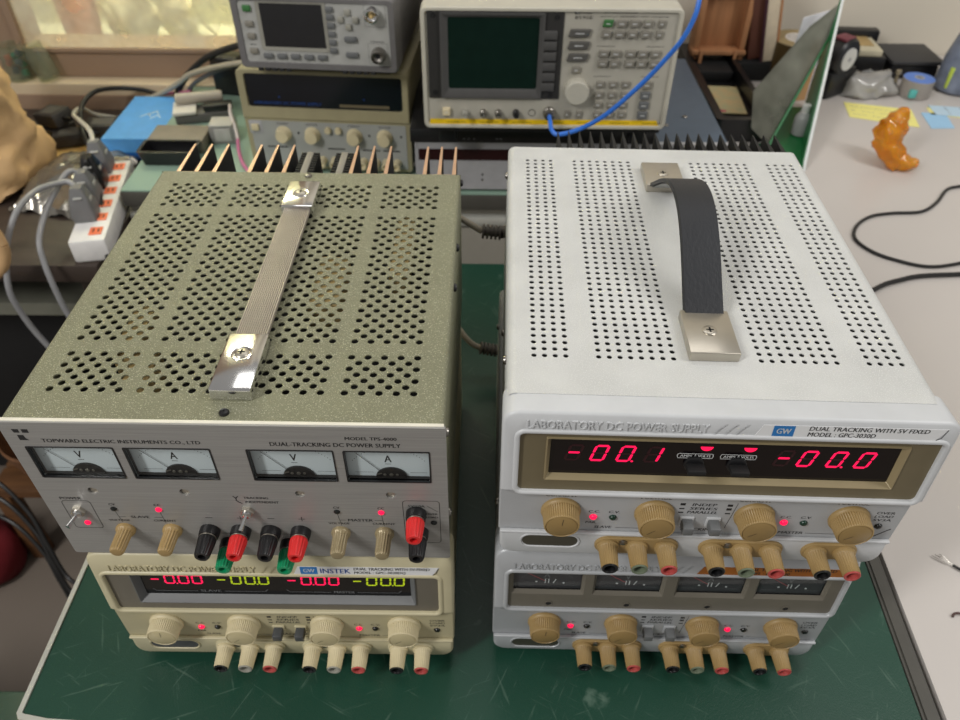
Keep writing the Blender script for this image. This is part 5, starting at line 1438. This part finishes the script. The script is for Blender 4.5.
# beyond the glass
tag(MB().lathe([(.020, .006), (.034, .007), (.038, .06), (.040, .14), (.042, .142)], (-.836, 1.63, 0), n=28).build('pink_bucket', mcol('pink plastic', (232, 164, 150), rough=.5)), 'pale pink tub seen through the window glass', 'tub')
for x, s_, sd, lb in ((-.735, .95, 1, 'larger crumpled cream bag behind the window glass'), (-.632, .6, 6, 'smaller crumpled cream bag behind the right half of the window')):
    b = MB(); b.lathe([(.001, .007), (.045 * s_, .008), (.058 * s_, .06), (.055 * s_, .10), (.04 * s_, .14), (.012, .16)], (x, 1.64, 0), n=36)
    o = b.build('crumpled_bag', mcol('cream bag film', (232, 224, 196), rough=.4), ang=20); bm = bmesh.new(); bm.from_mesh(o.data); bmesh.ops.subdivide_edges(bm, edges=bm.edges[:], cuts=2, use_grid_fill=True); bm.to_mesh(o.data); bm.free(); crumple(o, .022, 24, sd)
    for v in o.data.vertices: v.co.z = max(v.co.z, .0065)
    tag(o, lb, 'bag')
tag(MB().tube([(-.53, 1.61, .008), (-.57, 1.61, .05), (-.585, 1.61, .09), (-.57, 1.61, .13), (-.53, 1.61, .16)], .0025, 8, 8).build('hose', mcol('pale cream hose', (234, 228, 196), rough=.5)), 'pale curved hose seen through the right half of the window', 'hose')
# on the green back bench, left
t = thing('plastic_tray', 'small grey box with open black tray, on the green back bench behind the olive supply', 'tray', (-.508, 1.155, 0), 0)
b = MB(); po = rr(-.042, .05, -.052, -.005, .006, 3); pi_ = rr(-.037, .045, -.047, -.010, .004, 3); pb = rr(-.036, .044, -.047, -.010, .005, 3)
b.loft([at(pb, .001), at(po, .025), at(pi_, .025), at(pi_, .006)], True, True); b.build('tray_shell', M['black_plastic'], t)
b = MB(); b.box(-.042, .05, -.004, .055, .001, .022, .002); b.build('tray_block', mcol('warm grey plastic', (130, 122, 110), rough=.5), t)
t = thing('desk_gadget', 'grey and black desk gadget lying behind the grey box on the green bench', 'gadget', (-.492, 1.285, 0), .25)
b = MB(); b.box(-.05, .045, -.022, .022, 0, .018, .004); b.build('gadget_base', M['key_dark'], t)
b = MB(); b.box(-.052, -.012, -.026, .024, .018, .024, .002); b.build('pale_plate', mcol('pale grey plastic plate', (206, 202, 192), rough=.5), t)
b = MB(); b.lathe([(.008, -.046), (.010, -.044), (.010, .03), (.008, .034)], (0, .014, .032), n=16, axis='x'); b.build('roller', mcol('light taupe tube', (172, 164, 150), rough=.4), t)
b = MB(); b.box(.0, .05, -.02, .0, .018, .03, .003); b.build('clip', M['black_plastic'], t)
t = thing('adapter_brick', 'upright black brick adapter with metal prongs left of the old beige supply', 'adapter', (-.462, 1.398, 0), -.15)
b = MB(); b.box(-.036, .018, -.02, .018, 0, .07, .004); b.build('brick_body', M['black_plastic'], t)
b = MB(); b.box(.018, .03, -.016, .0, .036, .041, .001); b.box(.018, .03, -.016, .0, .050, .055, .001); b.build('prongs', M['steel'], t)
t = thing('terminal_block', 'small grey ridged terminal block on the green bench by the copper fins', 'block', (-.435, 1.20, 0), .1)
b = MB(); b.box(-.022, .02, -.016, .02, 0, .03, .003); b.build('block_body', mcol('grey block plastic', (140, 138, 134), rough=.45), t)
b = MB()
for k in range(3): b.box(-.02, .018, -.017, .018, .0302 + 0, .034, .001) if k == 0 else b.box(-.02 + .013 * k - .006, -.012 + .013 * k, -.018, -.015, .006, .028, .001)
b.build('block_ridges', mcol('pale block plastic', (180, 178, 172), rough=.45), t)
t = thing('lead_wire', 'white lead with pink end drooping beside the old beige supply', 'wire', (-.39, 1.15, 0)); I = Matrix.Translation((.39, -1.15, 0))
MB(I).tube([(-.44, 1.27, .03), (-.425, 1.22, .036), (-.41, 1.185, .026), (-.403, 1.165, .018)], .003, 8, 8).build('white_jacket', mcol('white lead jacket', (196, 188, 190), rough=.5), t)
MB(I).tube([(-.403, 1.165, .018), (-.397, 1.14, .012), (-.385, 1.11, .006), (-.37, 1.085, .004)], .003, 8, 8).build('pink_jacket', mcol('pink lead jacket', (190, 110, 150), rough=.5), t)

# ---- below the tables on the left
t = thing('stool', 'low wooden crate stool on the floor left of the green bench', 'stool', (-.74, .95, FZ))
wo = mcol('worn brown wood', (104, 70, 40), rough=.6, var=.25, scale=9, stretch=(1, 8, 8))
for k in range(3):
    b = MB(); b.box(-.16, .12, -.09 + k * .06, -.035 + k * .06, .2, .222, .002); b.build('seat_slat', wo, t)
for x in (-.15, .11):
    for y in (-.075, .075):
        b = MB(); b.box(x - .015, x + .015, y - .015, y + .015, 0, .2, .002); b.build('leg', wo, t)
t = thing('tote_bag', 'dark red cloth bag slumped on the floor at the left edge', 'bag', (-.975, .845, FZ))
b = MB(); b.lathe([(.001, 0), (.06, .0), (.075, .03), (.07, .07), (.05, .10), (.001, .11)], n=40, cap0=False, cap1=False); o = b.build('bag_cloth', mcol('dark red cloth', (104, 12, 22), rough=.9), t, ang=80); crumple(o, .015, 16)
for v in o.data.vertices: v.co.z = max(v.co.z, .001)
tag(boxthing('backpack', 'bulky black bag hanging below the dark table', 'bag', (-.93, 1.18, FZ), 0, (.42, .2, .5), M['matt_black'], .04), 'bulky black bag standing under the dark table', 'bag')
wk = mcol('wicker', (116, 78, 48), rough=.7, var=.35, scale=90, stretch=(1, 1, .4), bump=.8, bscale=160)
t = thing('wicker_basket', 'round brown wicker basket standing left below the olive supply', 'basket', (-.80, .66, FZ + .224)); 
b = MB(); b.lathe([(.001, .001), (.07, .0), (.085, .07), (.082, .075), (.068, .006), (.001, .006)], n=48, cap0=False, cap1=False); b.build('basket_wall', wk, t)
t.location = (-.805, .95, FZ + .224)
pts = [(-1.0, .78, -.42), (-.86, .77, -.36), (-.77, .75, -.352), (-.716, .72, -.40), (-.690, .69, -.45), (-.66, .66, -.5), (-.60, .64, -.47), (-.5, .66, -.3)]
for k, (dz, lb) in enumerate(((0, 'upper black cable hanging in an arc left of the green bench'), (-.05, 'middle black cable hanging in an arc left of the green bench'), (-.11, 'lowest black cable hanging left of the green bench near the floor'))):
    tag(MB().tube([(p[0] - .01 * k, p[1], p[2] + dz) for p in pts], .0034, 8, 8).build('cable', blk), lb, 'cable')
t = thing('side_stool', 'green topped low stool in the lower left corner', 'stool', (-.80, .33, FZ))
b = MB(); b.box(-.2, .215, -.15, .107, .33, .35, .004); b.build('seat_pad', M['mat_green'], t)
for x in (-.18, .19):
    for y in (-.13, .085):
        b = MB(); b.box(x - .015, x + .015, y - .015, y + .015, 0, .33); b.build('leg', M['grey_paint'], t)
t = thing('paper_sheet', 'white sheet of paper lying on the wooden crate stool', 'paper', (-.86, .80, FZ + .2225), .4)
b = MB(); b.box(-.06, .05, -.03, .03, 0, .001); b.build('sheet', mcol('white paper', (228, 228, 234)), t)
t.location = (-.70, .95, FZ + .2225)
# wooden ring handle at the left edge
o = MB().tube([(-.626 - .043 + .046 * math.cos(a), .862 + .004 * math.sin(a), .012 + .052 * math.sin(a)) for a in [2 * PI * i / 24 for i in range(25)]], .0085, 12, 1).build('wooden_ring', mcol('pale wood', (196, 160, 116), rough=.5))
o.location = (-.03, 0, 0)
tag(o, 'pale wooden ring hoop at the left edge in front of the dark table', 'ring')

# ================================================================ light and camera
def area(name, loc, target, sx, sy, e, c=(1, 1, 1)):
    l = bpy.data.lights.new(name, 'AREA'); l.shape = 'RECTANGLE'; l.size = sx; l.size_y = sy; l.energy = e; l.color = c
    o = bpy.data.objects.new(name, l); COL.objects.link(o); o.location = loc
    o.rotation_euler = (Vector(target) - Vector(loc)).to_track_quat('-Z', 'Y').to_euler(); return o
area('ceiling_tube_right', (1.5, .1, 1.7), (1.5 - .3, .3, 0), .35, 1.3, 19, (1, .98, .95))
area('ceiling_tube_left', (-1.5, -.8, 1.79), (-.6, -.1, 0), .3, 1.0, 38, (1, .98, .95))
area('ceiling_tube_back', (.1, 1.1, 1.7), (.1, .9, 0), 1.3, .35, 4, (1, .98, .95))
area('outside_light', (-.65, 1.64, 1.1), (-.65, 1.66, 0), .6, .12, 22, (1, .98, .92))
w = bpy.data.worlds.new('room_light'); SC.world = w; w.use_nodes = True
bg = w.node_tree.nodes['Background']; bg.inputs['Color'].default_value = (1, .97, .93, 1); bg.inputs['Strength'].default_value = .30

cd = bpy.data.cameras.new('camera'); cam = bpy.data.objects.new('camera', cd); COL.objects.link(cam)
cd.sensor_width = 36; cd.lens = 36 * CAM_F / 960; cd.clip_start = .01
pi_, ro = CAM_P, CAM_R
fw = Vector((0, math.cos(pi_), -math.sin(pi_))); up = Vector((0, math.sin(pi_), math.cos(pi_))); r0 = Vector((1, 0, 0))
r = r0 * math.cos(ro) + up * math.sin(ro); u = up * math.cos(ro) - r0 * math.sin(ro)
cam.matrix_world = Matrix(((r.x, u.x, -fw.x, 0), (r.y, u.y, -fw.y, 0), (r.z, u.z, -fw.z, CAM_Z), (0, 0, 0, 1)))
cd.dof.use_dof = True; cd.dof.focus_distance = .46; cd.dof.aperture_fstop = 11
SC.camera = cam
SC.view_settings.view_transform = 'Standard'; SC.view_settings.look = 'None'; SC.view_settings.gamma = 1
SC.view_settings.use_curve_mapping = False
SC.view_settings.exposure = 0.0
